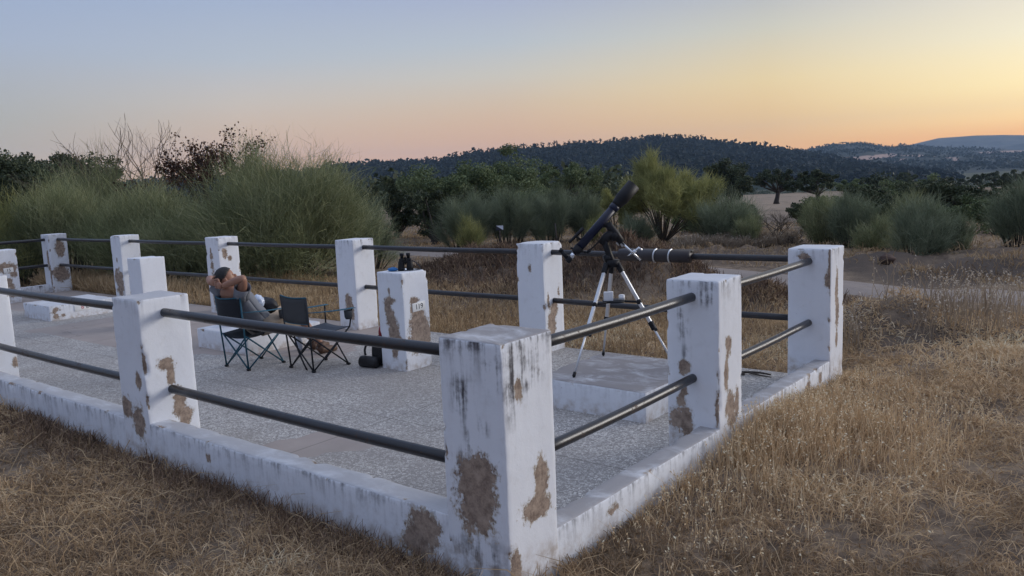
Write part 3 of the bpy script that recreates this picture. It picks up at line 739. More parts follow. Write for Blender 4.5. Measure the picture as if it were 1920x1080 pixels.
def build_person():
    X0 = -5.30
    pel = (X0, 2.36, .44); sp = (X0, 2.24, .58); chs = (X0, 2.145, .72); nb = (X0, 2.095, .805); nk = (X0, 2.06, .858)
    rs, re, rw_ = (-5.135, 2.105, .775), (-4.985, 2.055, .965), (-5.20, 1.945, .885)
    ls, le, lw = (-5.465, 2.105, .775), (-5.605, 2.05, .935), (-5.40, 1.945, .90)
    rh, rk, ra_ = (-5.205, 2.43, .425), (-5.15, 2.79, .445), (-5.105, 3.02, .105)
    lh, lk, la_ = (-5.395, 2.43, .425), (-5.42, 2.81, .455), (-5.37, 3.12, .105)
    mid = lambda a, b, t: tuple(np.array(a) * (1 - t) + np.array(b) * t)
    hd = (X0, 2.03, .92)
    ch = [[(pel, (.145, .10)), (sp, (.135, .095)), (chs, (.15, .10)), (nb, (.09, .07)), (nk, (.052, .055)), (hd, (.07, .078))],
          [(nb, (.09, .07)), (rs, .058), (mid(rs, re, .5), .05), (re, .042), (mid(re, rw_, .4), .042), (rw_, .028)],
          [(nb, (.09, .07)), (ls, .058), (mid(ls, le, .5), .05), (le, .042), (mid(le, lw, .4), .042), (lw, .028)],
          [(pel, (.145, .10)), (rh, .085), (mid(rh, rk, .5), .075), (rk, .055), (mid(rk, ra_, .35), .052), (ra_, .035)],
          [(pel, (.145, .10)), (lh, .085), (mid(lh, lk, .5), .075), (lk, .055), (mid(lk, la_, .35), .052), (la_, .035)]]
    V, F = skin_mesh(ch); m = MB(); m.add(V, F)
    # head: skull, jaw, nose, ears; tilted back a little, looking ahead over the plain
    Mh = Matrix.Rotation(-.50, 3, 'Z') @ Matrix.Rotation(.30, 3, 'X'); hc = Vector((X0, 2.045, .945))
    m.ball(hc, (.073, .094, .108), Mh, 22, 16, .92); m.ball(hc + Mh @ Vector((0, .028, -.055)), (.056, .068, .058), Mh)
    m.ball(hc + Mh @ Vector((0, .098, -.012)), (.013, .018, .024), Mh); m.ball(hc + Mh @ Vector((0, .084, -.052)), (.026, .012, .008), Mh)
    for s in (-1, 1):
        m.ball(hc + Mh @ Vector((s * .076, -.006, -.012)), (.010, .020, .031), Mh, 10, 7); m.ball(hc + Mh @ Vector((s * .030, .082, .012)), (.014, .012, .009), Mh)
    # hands clasped behind the head: palm, four bent fingers and a thumb each
    for wx, s, zz in ((rw_, -1, .0), (lw, 1, .012)):
        w_ = Vector(wx); pc = w_ + Vector((s * .045, -.006, .004 + zz)); m.ball(pc, (.045, .018, .038), None, 12, 8)
        for i, L in enumerate((.058, .068, .064, .050)):
            st = pc + Vector((s * .036, -.004, .028 - .018 * i)); m.tube([st, st + Vector((s * L * .55, .000, .004)), st + Vector((s * L, .014, .003))], [.0092, .0085, .006], 8)
        m.tube([pc + Vector((0, 0, .03)), pc + Vector((s * .02, .008, .056)), pc + Vector((s * .045, .014, .066))], [.011, .010, .007], 8)
    body = tag(m.obj('person', M_SKIN, None, (X0, 2.36, .33)), 'person reclining in the chair with both hands behind the head, grey shirt and beige shorts', 'person')
    cap = MB().ball((0, 0, 0), (.0775, .0985, .113), None, 40, 28, .94); keep = []
    for f in cap.f:
        p = sum((Vector(cap.v[q]) for q in f), Vector()) / len(f)
        if p.z * .80 - p.y * .60 + .012 * noise.noise(p * 70) > .016 and not (abs(p.x) > .05 and p.z < .0 and p.y > -.045): keep.append(f)
    hv_ = [hc + Mh @ (Vector(q) * (1 + .035 * noise.noise(Vector(q) * 90))) for q in cap.v]
    MB().add(hv_, keep).obj('hair', M_HAIR, body, solid=.010)
    sh = MB().sheet(loft([(X0, 2.42, .42), (X0, 2.35, .50), (X0, 2.265, .60), (X0, 2.19, .70), (X0, 2.14, .765), (X0, 2.11, .805), (X0, 2.085, .835)],
                         [(.172, .122), (.166, .124), (.164, .124), (.182, .128), (.182, .116), (.130, .096), (.068, .068)], 28, .010))
    for a_, b_ in ((rs, re), (ls, le)):
        sh.sheet(loft([mid(a_, b_, -.12), mid(a_, b_, .2), mid(a_, b_, .52)], [(.075, .078), (.074, .076), (.082, .082)], 16, .012, 3))
    sh.obj('shirt', M_SHIRT, body, solid=.005)
    so = MB()
    for h_, k_ in ((rh, rk), (lh, lk)):
        so.sheet(loft([mid(h_, k_, -.22), mid(h_, k_, .1), mid(h_, k_, .5), mid(h_, k_, .97)], [(.11, .105), (.107, .10), (.096, .094), (.094, .092)], 18, .016, 5))
    so.sheet(loft([(X0, 2.33, .44), (X0, 2.43, .425), (X0, 2.50, .425)], [(.18, .12), (.19, .115), (.15, .09)], 22, .01, 2))
    so.obj('shorts', M_SHORTS, body, solid=.005)
    for a_ in (ra_, la_):
        f = Vector(a_); MB().tube([f + Vector((0, -.035, -.02)), f + Vector((0, .0, -.06)), f + Vector((.01, .09, -.066)), f + Vector((.015, .19, -.075))], [.044, .05, .043, .026], 14).tube([f + Vector((0, -.005, .03)), f + Vector((0, 0, -.05))], [.043, .047], 14).obj('shoe', M_SHOE, body)
    return body
build_person()
# things by the person
def crumple(c, r, mat, name, label, cat, seed, k=.35, Mx=None):
    m = MB(); m.ball(c, r, Mx, 26, 18); V = []
    for v in m.v:
        p = Vector(v); d = p - Vector(c); n = noise.noise(p * 16 + Vector((seed, 0, 0))) + .5 * noise.noise(p * 38)
        V.append(Vector(c) + d * (1 + k * n))
    m.v = [tuple(v) for v in V]
    return tag(m.obj(name, mat, None, (c[0], c[1], c[2] - r[2])), label, cat)
crumple((-5.28, 2.385, .655), (.085, .06, .075), M_PBAG, 'plastic_bag', 'crumpled pale blue plastic bag in the lap of the person', 'bag', 3)
crumple((-5.30, 2.52, .60), (.12, .085, .085), M_BAG, 'pouch', 'soft black pouch lying on the thighs of the person', 'pouch', 9, .2)
bt = empty('water_bottle', (-5.50, 3.02, 0), 'pale frosted bottle standing on the floor between the chairs and the low block', 'bottle')
MB().tube([(-5.5, 3.02, 0), (-5.5, 3.02, .012), (-5.5, 3.02, .14), (-5.5, 3.02, .17), (-5.5, 3.02, .195)], [.028, .032, .036, .03, .014], 16).obj('body', M_BOTTLE, bt)
MB().tube([(-5.5, 3.02, .195), (-5.5, 3.02, .215)], .016, 14).obj('cap', M_WHITE, bt)
tag(MB().box((-6.60, 2.86, .282), (.17, .13, .11), Matrix.Rotation(.1, 3, 'Z'), .006).box((-6.60, 2.86, .342), (.18, .14, .016), Matrix.Rotation(.1, 3, 'Z'), .003).obj('white_carton', M_WHITE, None, (-6.6, 2.86, .227), smooth=False), 'small white lidded carton on the low block behind the person', 'carton')

# ------------------------------------------------------------------ binoculars, cloth, bag
bn = empty('binoculars', (-3.74, 3.06, PH), 'black binoculars standing upright on the numbered pedestal', 'binoculars')
bd = Vector((.72, .69, 0))
for s in (-1, 1):
    c = Vector((-3.735, 3.06, PH + .002)) + bd * s * .042
    e = c - bd * s * .010
    MB().tube([c, c + Vector((0, 0, .035)), c + Vector((0, 0, .085)), e + Vector((0, 0, .10))], [.034, .034, .029, .022], 20).obj('barrel', M_BLACK, bn)
    MB().box(c * .5 + e * .5 + Vector((0, 0, .098)), (.05, .05, .048), Matrix.Rotation(.76, 3, 'Z'), .012).obj('prism_housing', M_BLACK, bn)
    MB().tube([e + Vector((0, 0, .115)), e + Vector((0, 0, .145)), e + Vector((0, 0, .146)), e + Vector((0, 0, .172))], [.015, .015, .020, .022], 16).obj('eyepiece', M_BLACK, bn)
MB().tube([Vector((-3.735, 3.06, PH + .06)), Vector((-3.735, 3.06, PH + .135))], .010, 12).tube([Vector((-3.735, 3.06, PH + .115)), Vector((-3.735, 3.06, PH + .13))], .015, 14).box((-3.735, 3.06, PH + .09), (.07, .018, .03), Matrix.Rotation(.76, 3, 'Z'), .004).obj('hinge_bridge', M_BLACK, bn)
sp_ = [Vector((-3.70, 3.10, PH + .10)), Vector((-3.665, 3.125, PH + .085)), Vector((-3.635, 3.155, PH + .04)), Vector((-3.625, 3.16, PH + .008)), Vector((-3.66, 3.10, PH + .006)), Vector((-3.71, 3.03, PH + .006)), Vector((-3.745, 3.02, PH + .03))]
MB().sheet([[q - Vector((.004, -.004, .005)), q + Vector((.004, -.004, .005))] for q in sp_]).obj('strap', M_CANVAS2, bn, solid=.002)
crumple((-3.83, 2.985, PH + .018), (.055, .05, .018), M_BLUE, 'blue_cloth', 'small blue cloth lying beside the binoculars', 'cloth', 21, .3)
bp = empty('backpack', (-4.03, 2.96, 0), 'black backpack with a red top leaning on the numbered pedestal', 'backpack')
MB().ball((-4.045, 2.99, .16), (.085, .14, .16), Matrix.Rotation(.12, 3, 'Y'), 22, 16, .75).obj('body', M_BAG, bp)
MB().ball((-4.01, 3.0, .36), (.045, .09, .09), Matrix.Rotation(.25, 3, 'Y'), 16, 12, .8).obj('top_flap', M_RED, bp)
MB().tube([(-4.20, 2.80, .055), (-4.19, 2.81, .055), (-4.0, 2.835, .057), (-3.985, 2.84, .057)], [.05, .058, .058, .05], 18).obj('roll_pouch', M_BAG, bp)
MB().tube(bez((-4.10, 2.86, .26), (-4.19, 2.83, .20), (-4.14, 2.82, .12), 8), .012, 8).obj('strap', M_BAG, bp)
st = MB()
for q in ([(-.86, 4.30, .012), (-.75, 4.32, .02), (-.62, 4.28, .014), (-.52, 4.27, .012)], [(-.75, 4.32, .02), (-.66, 4.36, .018), (-.56, 4.36, .012)], [(-.82, 4.31, .014), (-.76, 4.25, .016)]): st.tube(q, [.012, .010, .007, .004][:len(q)], 7)
tag(st.obj('dead_branch', M_STICK, None, (-.7, 4.3, .01)), 'forked dark stick on the floor near the far right corner', 'stick')

# ------------------------------------------------------------------ vegetation
def nrm(a): return a / np.maximum(np.linalg.norm(a, axis=-1, keepdims=True), 1e-9)
def ribbons(P0, P1, P2, w, rng, tip=.3):
    n = len(P0); side = nrm(np.cross(P2 - P0, rng.normal(size=(n, 3)))); w = np.broadcast_to(np.asarray(w, float).reshape(-1, 1), (n, 1)) * .5
    V = np.stack([P0 - side * w, P0 + side * w, P1 - side * w * .85, P1 + side * w * .85, P2 - side * w * tip, P2 + side * w * tip], 1).reshape(-1, 3)
    i = np.arange(n)[:, None] * 6
    F = np.concatenate([i + np.array([0, 1, 3, 2]), i + np.array([2, 3, 5, 4])], 1).reshape(-1, 4)
    return V, F
def quads(c, s, rng, asp=.55, flat=None):
    n = len(c); a = nrm(rng.normal(size=(n, 3))); b = nrm(np.cross(a, rng.normal(size=(n, 3))))
    s = np.broadcast_to(np.asarray(s, float).reshape(-1, 1), (n, 1)) * .5
    V = np.stack([c - a * s, c - b * s * asp, c + a * s, c + b * s * asp], 1).reshape(-1, 3)
    return V, np.arange(n * 4).reshape(-1, 4)
MT_BROOM = mat_tint('broom_green', [(.06, .078, .036), (.175, .20, .098), (.30, .315, .165), (.44, .44, .26)], .8, .15)
MT_GREYB = mat_tint('grey_broom', [(.06, .078, .048), (.15, .18, .112), (.24, .275, .175), (.36, .39, .26)], .8, .15)
MT_YELL = mat_tint('yellow_green_shoots', [(0.092, 0.106, 0.039), (0.233, 0.246, 0.097), (0.383, 0.374, 0.148), (0.551, 0.527, 0.226)], .8, .2)
MT_OAK = mat_tint('holm_oak_leaf', [(.014, .020, .012), (.042, .056, .030), (.08, .10, .052), (.13, .15, .08)], .6, .1)
MT_GOAK = mat_tint('green_leaf', [(0.033, 0.046, 0.024), (0.094, 0.127, 0.061), (0.165, 0.204, 0.094), (0.253, 0.286, 0.143)], .65, .15)
MT_BROWN = mat_tint('withered_leaf', [(.035, .018, .013), (.075, .038, .026), (.12, .065, .04)], .8, .1)
MT_STRAW = mat_tint('dry_straw', [(0.121, 0.084, 0.054), (0.386, 0.27, 0.163), (0.713, 0.521, 0.312), (0.8, 0.75, 0.561)], .8, .15)
MT_GOLD = mat_tint('golden_straw', [(0.149, 0.103, 0.063), (0.368, 0.259, 0.149), (0.54, 0.402, 0.241), (0.713, 0.575, 0.38)], .8, .2)
MT_RUST = mat_tint('rusty_weed', [(.07, .048, .037), (.165, .112, .08), (.27, .185, .125), (.40, .29, .20)], .85, .1)
MT_PINE = mat_tint('dark_pine', [(.006, .009, .006), (.012, .016, .011), (.02, .025, .016), (.03, .036, .022)], .9)
MT_SEED = mat_tint('pale_oat', [(.26, .20, .14), (.42, .35, .27), (.62, .56, .47)], .8, .3)

def broom(label, px, d, wid, ht, n, mat, seed, name='broom_bush', group='broom bushes around the terrace', t0=.28, tw=.20, w=.0055, spread=1.0, stem=M_BARK, wisps=0, cat='bush', ns=None, dz=0, foot_r=.24):
    rng = np.random.default_rng(seed); b = site(px, d) + (0, 0, dz); root = empty(name, b, label, cat, group)
    ns = ns or int(26 + wid * 14)
    s = np.sqrt(rng.random(ns)) * spread; az = rng.random(ns) * 2 * PI
    env = (.66 + .62 * np.array([noise.noise(Vector((math.cos(a) * 1.9 * q, math.sin(a) * 1.9 * q, seed * 3.1))) + .5 for a, q in zip(az, s)])) * (.82 + .26 * rng.random(ns))
    s = s * (.78 + .34 * rng.random(ns))
    tip = np.stack([np.cos(az) * s * wid / 2, np.sin(az) * s * wid / 2, ht * np.sqrt(np.clip(1 - (s * .90) ** 2, .08, 1)) * env], 1) + b
    foot = b + np.stack([np.cos(az) * s * wid * foot_r, np.sin(az) * s * wid * foot_r, np.full(ns, -.05)], 1)
    mid = b + np.stack([np.cos(az) * s * wid * (.25 + .45 * foot_r), np.sin(az) * s * wid * (.25 + .45 * foot_r), (tip[:, 2] - b[2]) * .55], 1) + rng.normal(size=(ns, 3)) * wid * .035
    m = MB()
    for i in range(0, ns, 1 if ns < 70 else 2):
        m.tube([foot[i], .5 * mid[i] + .3 * foot[i] + .2 * tip[i], .35 * tip[i] + .55 * mid[i] + .10 * foot[i], .75 * tip[i] + .25 * mid[i]], np.array([.016, .012, .008, .004]) * (.6 + .25 * ht), 4, False)
    m.obj('stems', stem, root)
    k = rng.integers(0, ns, n); t = t0 + (1 - t0) * rng.random(n) ** .8
    tt = t[:, None]; P = foot[k] * (1 - tt) ** 2 + 2 * mid[k] * tt * (1 - tt) + tip[k] * tt ** 2
    T = nrm(2 * (1 - tt) * (mid[k] - foot[k]) + 2 * tt * (tip[k] - mid[k]))
    jit = rng.normal(size=(n, 3)) * wid * (.045 if ns > 30 else .036) * (.4 + tt); P = P + jit
    P[:, 2] = np.maximum(P[:, 2], b[2] + .03)
    D = nrm(T * .9 + rng.normal(size=(n, 3)) * .55 + [0, 0, .38]); L = (tw * ht * (.5 + rng.random(n)))[:, None]
    P1 = P + D * L * .5 + rng.normal(size=(n, 3)) * L * .03; P2 = P + D * L + (D * [1, 1, 0]) * L * .18 - [0, 0, .0]
    if wisps:
        kk = rng.integers(0, ns, wisps); kk = kk[np.argsort(s[kk])][:wisps]; q = tip[kk] - rng.random((wisps, 1)) * .2 * ht + rng.normal(size=(wisps, 3)) * .05
        D2 = nrm(rng.normal(size=(wisps, 3)) * .22 + [0, 0, 1]); L2 = (ht * (.12 + .30 * rng.random(wisps) ** 2))[:, None]
        P = np.vstack([P, q]); P1 = np.vstack([P1, q + D2 * L2 * .5]); P2 = np.vstack([P2, q + D2 * L2 + rng.normal(size=(wisps, 3)) * .04]); k = np.concatenate([k, kk])
    V, F = ribbons(P, P1, P2, w * (.6 + .8 * rng.random(len(P))), rng)
    cl = rng.random(ns)[k]; tint = np.clip(.05 + .52 * cl + .42 * rng.random(len(P)), 0, 1)
    fin('foliage', V, F, mat, root, smooth=False, attrs=dict(tint=np.repeat(tint, 6)))
    return root

def tree(label, px, d, wid, ht, crown_from, n, mat, seed, name='oak_tree', group=None, leaf=.10, clumps=40, trunk_r=.14, flat=.8, cat='tree', lean=0, py=430, fine=.0, lobes=5):
    """Trunk with limbs and a crown of leaf clumps; crown spans crown_from..1 of the height."""
    rng = np.random.default_rng(seed); b = site(px, d, py); root = empty(name, b, label, cat, group)
    cz = ht * (crown_from + 1) / 2; rz = ht * (1 - crown_from) / 2; rx = wid / 2
    # uneven crown: a few big lobes, clumps in each
    la = rng.random(lobes) * 2 * PI; lr = .25 + .45 * rng.random(lobes)
    LC = np.stack([np.cos(la) * lr * rx, np.sin(la) * lr * rx, cz + (rng.random(lobes) - .45) * rz * .9], 1); LS = .48 + .26 * rng.random(lobes)
    li = rng.integers(0, lobes, clumps); v = nrm(rng.normal(size=(clumps, 3))) * (rng.random((clumps, 1)) ** .4)
    cc = LC[li] + v * np.array([rx, rx, rz]) * LS[li][:, None]
    cc[:, 2] = np.clip(cc[:, 2], ht * crown_from * .95, ht)
    cs = (.13 + .13 * rng.random(clumps)) * min(rx, rz * 1.4)
    m = MB(); tp = Vector((lean * .3, 0, ht * crown_from * .9))
    bend = Vector((rng.normal() * .06 * ht, rng.normal() * .06 * ht, 0))
    B = Vector(b)
    m.tube([B + Vector((0, 0, -.15)), B + Vector((0, 0, .08 * ht)), B + tp * .55 + bend * .5, B + tp + bend], [trunk_r * 1.45, trunk_r, trunk_r * .85, trunk_r * .8], 9)
    for i in range(min(clumps, 14)):
        e = B + Vector(cc[i]); s0 = B + tp + bend
        q = s0.lerp(e, .5) + Vector((rng.normal() * .08, rng.normal() * .08, -.05 * ht * rng.random()))
        m.tube([s0, s0.lerp(q, .6), q, e], [trunk_r * .5, trunk_r * .38, trunk_r * .25, trunk_r * .08], 5, False)
    m.obj('trunk', M_BARK, root)
    k = rng.integers(0, clumps, n); v = nrm(rng.normal(size=(n, 3))) * (rng.random((n, 1)) ** .5)
    p = b + cc[k] + v * cs[k][:, None] * [1.15, 1.15, flat]
    V, F = quads(p, leaf * (.6 + .8 * rng.random(n)), rng)
    tint = np.clip(.10 + .35 * rng.random(clumps)[k] + .5 * rng.random(n) ** 1.5, 0, 1)
    fin('crown', V, F, mat, root, smooth=False, attrs=dict(tint=np.repeat(tint, 4)))
    return root

def bare_tree(label, px, d, ht, seed, spread=.5, depth=5, r0=.06, name='bare_tree', mat=M_BARK, leaves=0, leafmat=None, leaf=.09, cat='tree', forks=3, n0=4, base_up=.12, twn=M_TWIG):
    rnd = random.Random(seed); b = site(px, d); root = empty(name, b, label, cat)
    tk = MB(); br = MB(); tips = []
    def grow(p, dr, L, r, k):
        pts = [p]; q = Vector(p); dd = Vector(dr)
        for i in range(3):
            dd = (dd + Vector((rnd.gauss(0, .13), rnd.gauss(0, .13), rnd.gauss(.03, .08)))).normalized(); q = q + dd * L / 3; pts.append(q.copy())
        (tk if k == depth else br).tube(pts, [r, r * .87, r * .75, r * .6], 5 if k > 2 else 3, False)
        if k <= 2: tips.extend([pts[1], pts[2], pts[3]])
        if k == 0: return
        for i in range(forks if k > 1 else 2):
            nd = (dd + Vector((rnd.gauss(0, spread), rnd.gauss(0, spread), rnd.gauss(.05, spread * .5)))).normalized()
            grow(pts[rnd.choice((2, 3, 3))] if i else pts[3], nd, L * rnd.uniform(.58, .82), r * .58, k - 1)
    for i in range(n0):
        a = 2 * PI * (i + rnd.random() * .6) / n0
        grow(Vector(b) + Vector((0, 0, -.05)), Vector((math.cos(a) * spread * .9, math.sin(a) * spread * .9, 1)).normalized(), ht * .34, r0, depth)
    tk.obj('trunk', mat, root); br.obj('branches', mat if depth > 4 else twn, root)
    if leaves:
        rng = np.random.default_rng(seed); T = np.array([tuple(t) for t in tips]); top = np.quantile(T[:, 2], .15); T = T[T[:, 2] > top]
        p = T[rng.integers(0, len(T), leaves)] + rng.normal(size=(leaves, 3)) * .055
        V, F = quads(p, leaf * (.6 + .8 * rng.random(leaves)), rng, .65)
        fin('leaves', V, F, leafmat, root, smooth=False, attrs=dict(tint=np.repeat(rng.random(leaves), 4)))
    return root
def feathery(label, px, d, wid, ht, mat, seed, plumes):
    """Several bare leaning stems, each ending in upswept plumes of fine shoots."""
    rng = np.random.default_rng(seed); b = site(px, d); root = empty('feathery_tree', b, label, 'tree', GT)
    m = MB(); PS = []; 
    for i in range(plumes):
        a = rng.random() * 2 * PI; s = math.sqrt(rng.random()); top = ht * (1.06 - .40 * s ** 1.5) * (.62 + .44 * rng.random())
        e = b + np.array([math.cos(a) * s * wid * .46, math.sin(a) * s * wid * .46, top * .8])
        f = b + np.array([math.cos(a) * .06, math.sin(a) * .06, -.05]); q = f * .5 + e * .5 + rng.normal(size=3) * .08 + [0, 0, .1 * ht * (1 - s)]
        m.tube([f, f * .6 + q * .4, q, q * .5 + e * .5, e], [.03, .024, .016, .010, .005], 5, False); PS.append((q, e, s))
        for _ in range(2):
            e2 = q * .35 + e * .65 + rng.normal(size=3) * wid * .085; m.tube([q, (q + e2) / 2 + [0, 0, .03], e2], [.010, .007, .004], 4, False); PS.append((q * .5 + e2 * .5, e2, s))
    m.obj('trunk', M_TWIG, root)
    A = []; B_ = []; D_ = []; tn = []
    for q, e, s in PS:
        n = 330; t = .42 + .68 * rng.random((n, 1)); p = q + (e - q) * t + rng.normal(size=(n, 3)) * wid * .030
        dr = nrm((e - q) * .5 / np.linalg.norm(e - q) + rng.normal(size=(n, 3)) * .55 + [0, 0, .55]); L = wid * (.05 + .10 * rng.random((n, 1)))
        p[:, 2] = np.maximum(p[:, 2], b[2] + .25 * ht); A.append(p); B_.append(p + dr * L * .5); D_.append(p + dr * L + [0, 0, -.02]); tn.append(np.clip(.15 + .35 * rng.random() + .4 * rng.random(n), 0, 1))
    V, F = ribbons(np.vstack(A), np.vstack(B_), np.vstack(D_), .011, rng)
    fin('foliage', V, F, mat, root, smooth=False, attrs=dict(tint=np.repeat(np.concatenate(tn), 6)))
    return root
W_ = lambda px, d: px * d / F_PX

# left: the brooms behind the back pipes
broom('huge rounded green broom bush filling the middle left, wispy bare shoots on top', 528, 16.6, 3.9, 2.05, 70000, MT_BROOM, 101, wisps=420, tw=.15, ns=170, t0=.33, foot_r=.12)
broom('olive broom bush between the huge rounded broom and the yellowish one', 265, 17.6, 2.8, 1.75, 20000, MT_BROOM, 102, tw=.18, t0=.36)
broom('broom bush behind the far left corner pillar', 120, 18.4, 2.9, 1.75, 20000, MT_BROOM, 103, tw=.18, t0=.36)
broom('pale yellowish broom bush cut by the left picture edge', 5, 18.2, 2.2, 1.75, 15000, MT_YELL, 104, tw=.17, t0=.36)
broom('low dark broom filling the gap in front of the olive broom bush', 330, 16.4, 1.8, 1.35, 12000, MT_BROOM, 105, tw=.19, t0=.36)
broom('tall loose broom rising behind the two left brooms', 195, 21.5, 3.2, 2.5, 18000, MT_BROOM, 106, tw=.16)
broom('bright green shoots at the right foot of the huge rounded broom', 680, 17.8, 1.4, 1.3, 9000, MT_GREYB, 107, tw=.2)
GT = 'trees beyond the terrace'
tree('dark spreading holm oak at the far left, tallest crown there', 10, 33, 7.6, 4.3, .05, 75000, MT_OAK, 201, group=GT, leaf=.12, clumps=230, lobes=14)
tree('dark holm oak with a pointed top right of the far left one', 135, 35, 4.2, 4.4, .05, 38000, MT_OAK, 202, group=GT, leaf=.12, clumps=130, lobes=9)
bare_tree('bare leafless tree with forked limbs against the sky', 268, 22.5, 4.5, 303, .40, 4, .05, forks=2, n0=5)
bare_tree('fine grey leafless shrub left of the bare tree', 225, 25, 4.3, 309, .4, 4, .03, forks=3, n0=5)
bare_tree('small tree with withered brown leaves behind the huge broom', 412, 21.5, 3.35, 313, .33, 5, .045, leaves=5200, leafmat=MT_BROWN, leaf=.07, n0=6, name='withered_tree')
# middle: thicket beyond the field
tree('dark dense bush-like oak at the left end of the middle thicket', 815, 25.5, 1.9, 2.0, .02, 12000, MT_OAK, 211, group=GT, leaf=.07, clumps=60)
tree('round dark green oak, highest of the middle thicket', 850, 29, 3.2, 2.95, .08, 22000, MT_GOAK, 212, group=GT, leaf=.08, clumps=80, lobes=6)
tree('green oak right of the highest one in the middle thicket', 985, 36, 3.6, 3.35, .1, 20000, MT_GOAK, 213, group=GT, leaf=.09, clumps=70, lobes=6)
tree('low green oak at the right end of the middle thicket', 1060, 38, 2.6, 2.75, .1, 12000, MT_GOAK, 214, group=GT, leaf=.09, clumps=50)
tree('dark shadowy oak left of the middle thicket', 745, 30, 1.8, 2.2, .05, 9000, MT_OAK, 215, group=GT, leaf=.08, clumps=40)
tree('small dark oak peeping out behind the yellow green tree', 1118, 44, 2.4, 2.4, .1, 7000, MT_OAK, 216, group=GT, leaf=.09, clumps=30)
broom('grey broom with a yellow heart at the left of the middle row', 868, 23.6, 1.75, 1.45, 11000, MT_GREYB, 111, tw=.26, t0=.2, ns=24)
broom('grey broom second from the left in the middle row', 955, 24.2, 1.6, 1.50, 10000, MT_GREYB, 112, tw=.26, t0=.2, ns=24)
broom('grey broom behind the corner of the back pillar and telescope finder', 1030, 24.4, 1.6, 1.45, 10000, MT_GREYB, 113, tw=.26, t0=.2, ns=24)
broom('grey broom left of the yellow green tree', 1095, 24.8, 1.3, 1.35, 8000, MT_GREYB, 114, tw=.26, t0=.2, ns=24)
broom('small yellow broom in front of the grey row', 880, 22.6, .75, .85, 3500, MT_YELL, 115, tw=.25, t0=.2)
broom('small yellow bush seen just over the telescope tube', 1118, 23.4, .6, .75, 3000, MT_YELL, 116, tw=.25, t0=.25)
feathery('tall yellow green tree with feathery top behind the telescope', 1243, 23.0, 2.9, 2.7, MT_YELL, 117, 23)
feathery('lower yellow green tree touching the tall feathery one on its left', 1158, 24.0, 1.3, 2.1, MT_YELL, 118, 9)
broom('pale green low broom at the foot of the feathery tree', 1195, 22.4, .9, .75, 4500, MT_GREYB, 119, tw=.3)
# right
broom('rounded soft green broom right of the feathery tree', 1358, 21.6, 1.95, 1.02, 13000, MT_GREYB, 121, tw=.22, t0=.12)
bare_tree('small dead leafless bush between two green brooms on the right', 1458, 20.5, 1.0, 331, .55, 4, .02, name='dead_bush', cat='bush', n0=5)
bare_tree('low tangle of reddish dead twigs beside the dead bush', 1492, 20.0, .55, 333, .7, 4, .012, name='dead_bush', cat='bush', n0=6)
broom('yellowish green broom right behind the far right corner pillar', 1548, 19.6, 1.25, 1.05, 9000, MT_BROOM, 122, tw=.24, t0=.12)
broom('grey green broom overlapping the yellowish one on its right', 1600, 18.6, 1.0, .95, 8000, MT_GREYB, 123, tw=.26, t0=.12)
broom('pale grey broom with bare forked stems on the earth bank', 1728, 15.7, 1.22, 1.02, 6500, MT_GREYB, 124, tw=.25, t0=.42, ns=40)
broom('grey broom cut by the right picture edge', 1915, 15.6, 1.15, 1.22, 8500, MT_GREYB, 125, tw=.26, t0=.3, ns=40)
broom('small grey broom between the two on the earth bank', 1800, 16.8, .7, .6, 3500, MT_GREYB, 126, tw=.3, t0=.2)
for q in [('dark wide oak scrub behind the pale grey broom', 1730, 27, 3.0, 1.65, .0, 20000, MT_OAK, 221, .075, 70), ('dark oak scrub left of the wide one', 1625, 30, 2.4, 1.5, .0, 12000, MT_OAK, 222, .075, 40),
          ('dark oak scrub right of the wide one', 1815, 26, 2.1, 1.45, .0, 13000, MT_OAK, 223, .075, 50), ('olive tall scrub standing above the wide dark one', 1700, 40, 3.8, 1.95, .0, 14000, MT_GOAK, 224, .08, 50),
          ('low dark scrub at the right picture edge below the far oaks', 1895, 60, 4.5, 1.0, .0, 9000, MT_OAK, 225, .11, 40), ('round dark scrub above the grey broom at the right edge', 1860, 40, 2.2, 1.0, .0, 7000, MT_OAK, 226, .09, 30)]:
    tree(*q[:8], seed=q[8] + 0, name='oak_scrub', group=GT, leaf=q[9], clumps=q[10], trunk_r=.05, cat='bush', lobes=7)
tree('massive dark oak clump on the slope left of the two park oaks', 1374, 72, 5.0, 4.4, .04, 24000, MT_OAK, 231, group=GT, leaf=.17, clumps=80, trunk_r=.2, lobes=7, py=360)
tree('low round oak on the left flank of the massive clump', 1336, 76, 2.6, 3.4, .04, 9000, MT_OAK, 232, group=GT, leaf=.17, clumps=40, trunk_r=.18, py=360)
tree('park oak with a double crown and a clear trunk on the dry slope', 1456, 96, 6.4, 4.2, .36, 12000, MT_OAK, 233, group=GT, leaf=.2, clumps=46, trunk_r=.30, lobes=6, py=350)
tree('park oak with a thick dark trunk nearer than the double crowned one', 1536, 74, 5.6, 3.5, .42, 12000, MT_OAK, 234, group=GT, leaf=.17, clumps=50, trunk_r=.24, lobes=6, py=360)
tree('low pale oak to the right of the thick trunked park oak', 1590, 96, 4.6, 2.6, .12, 9000, MT_GOAK, 235, group=GT, leaf=.17, clumps=40, trunk_r=.15, py=360)
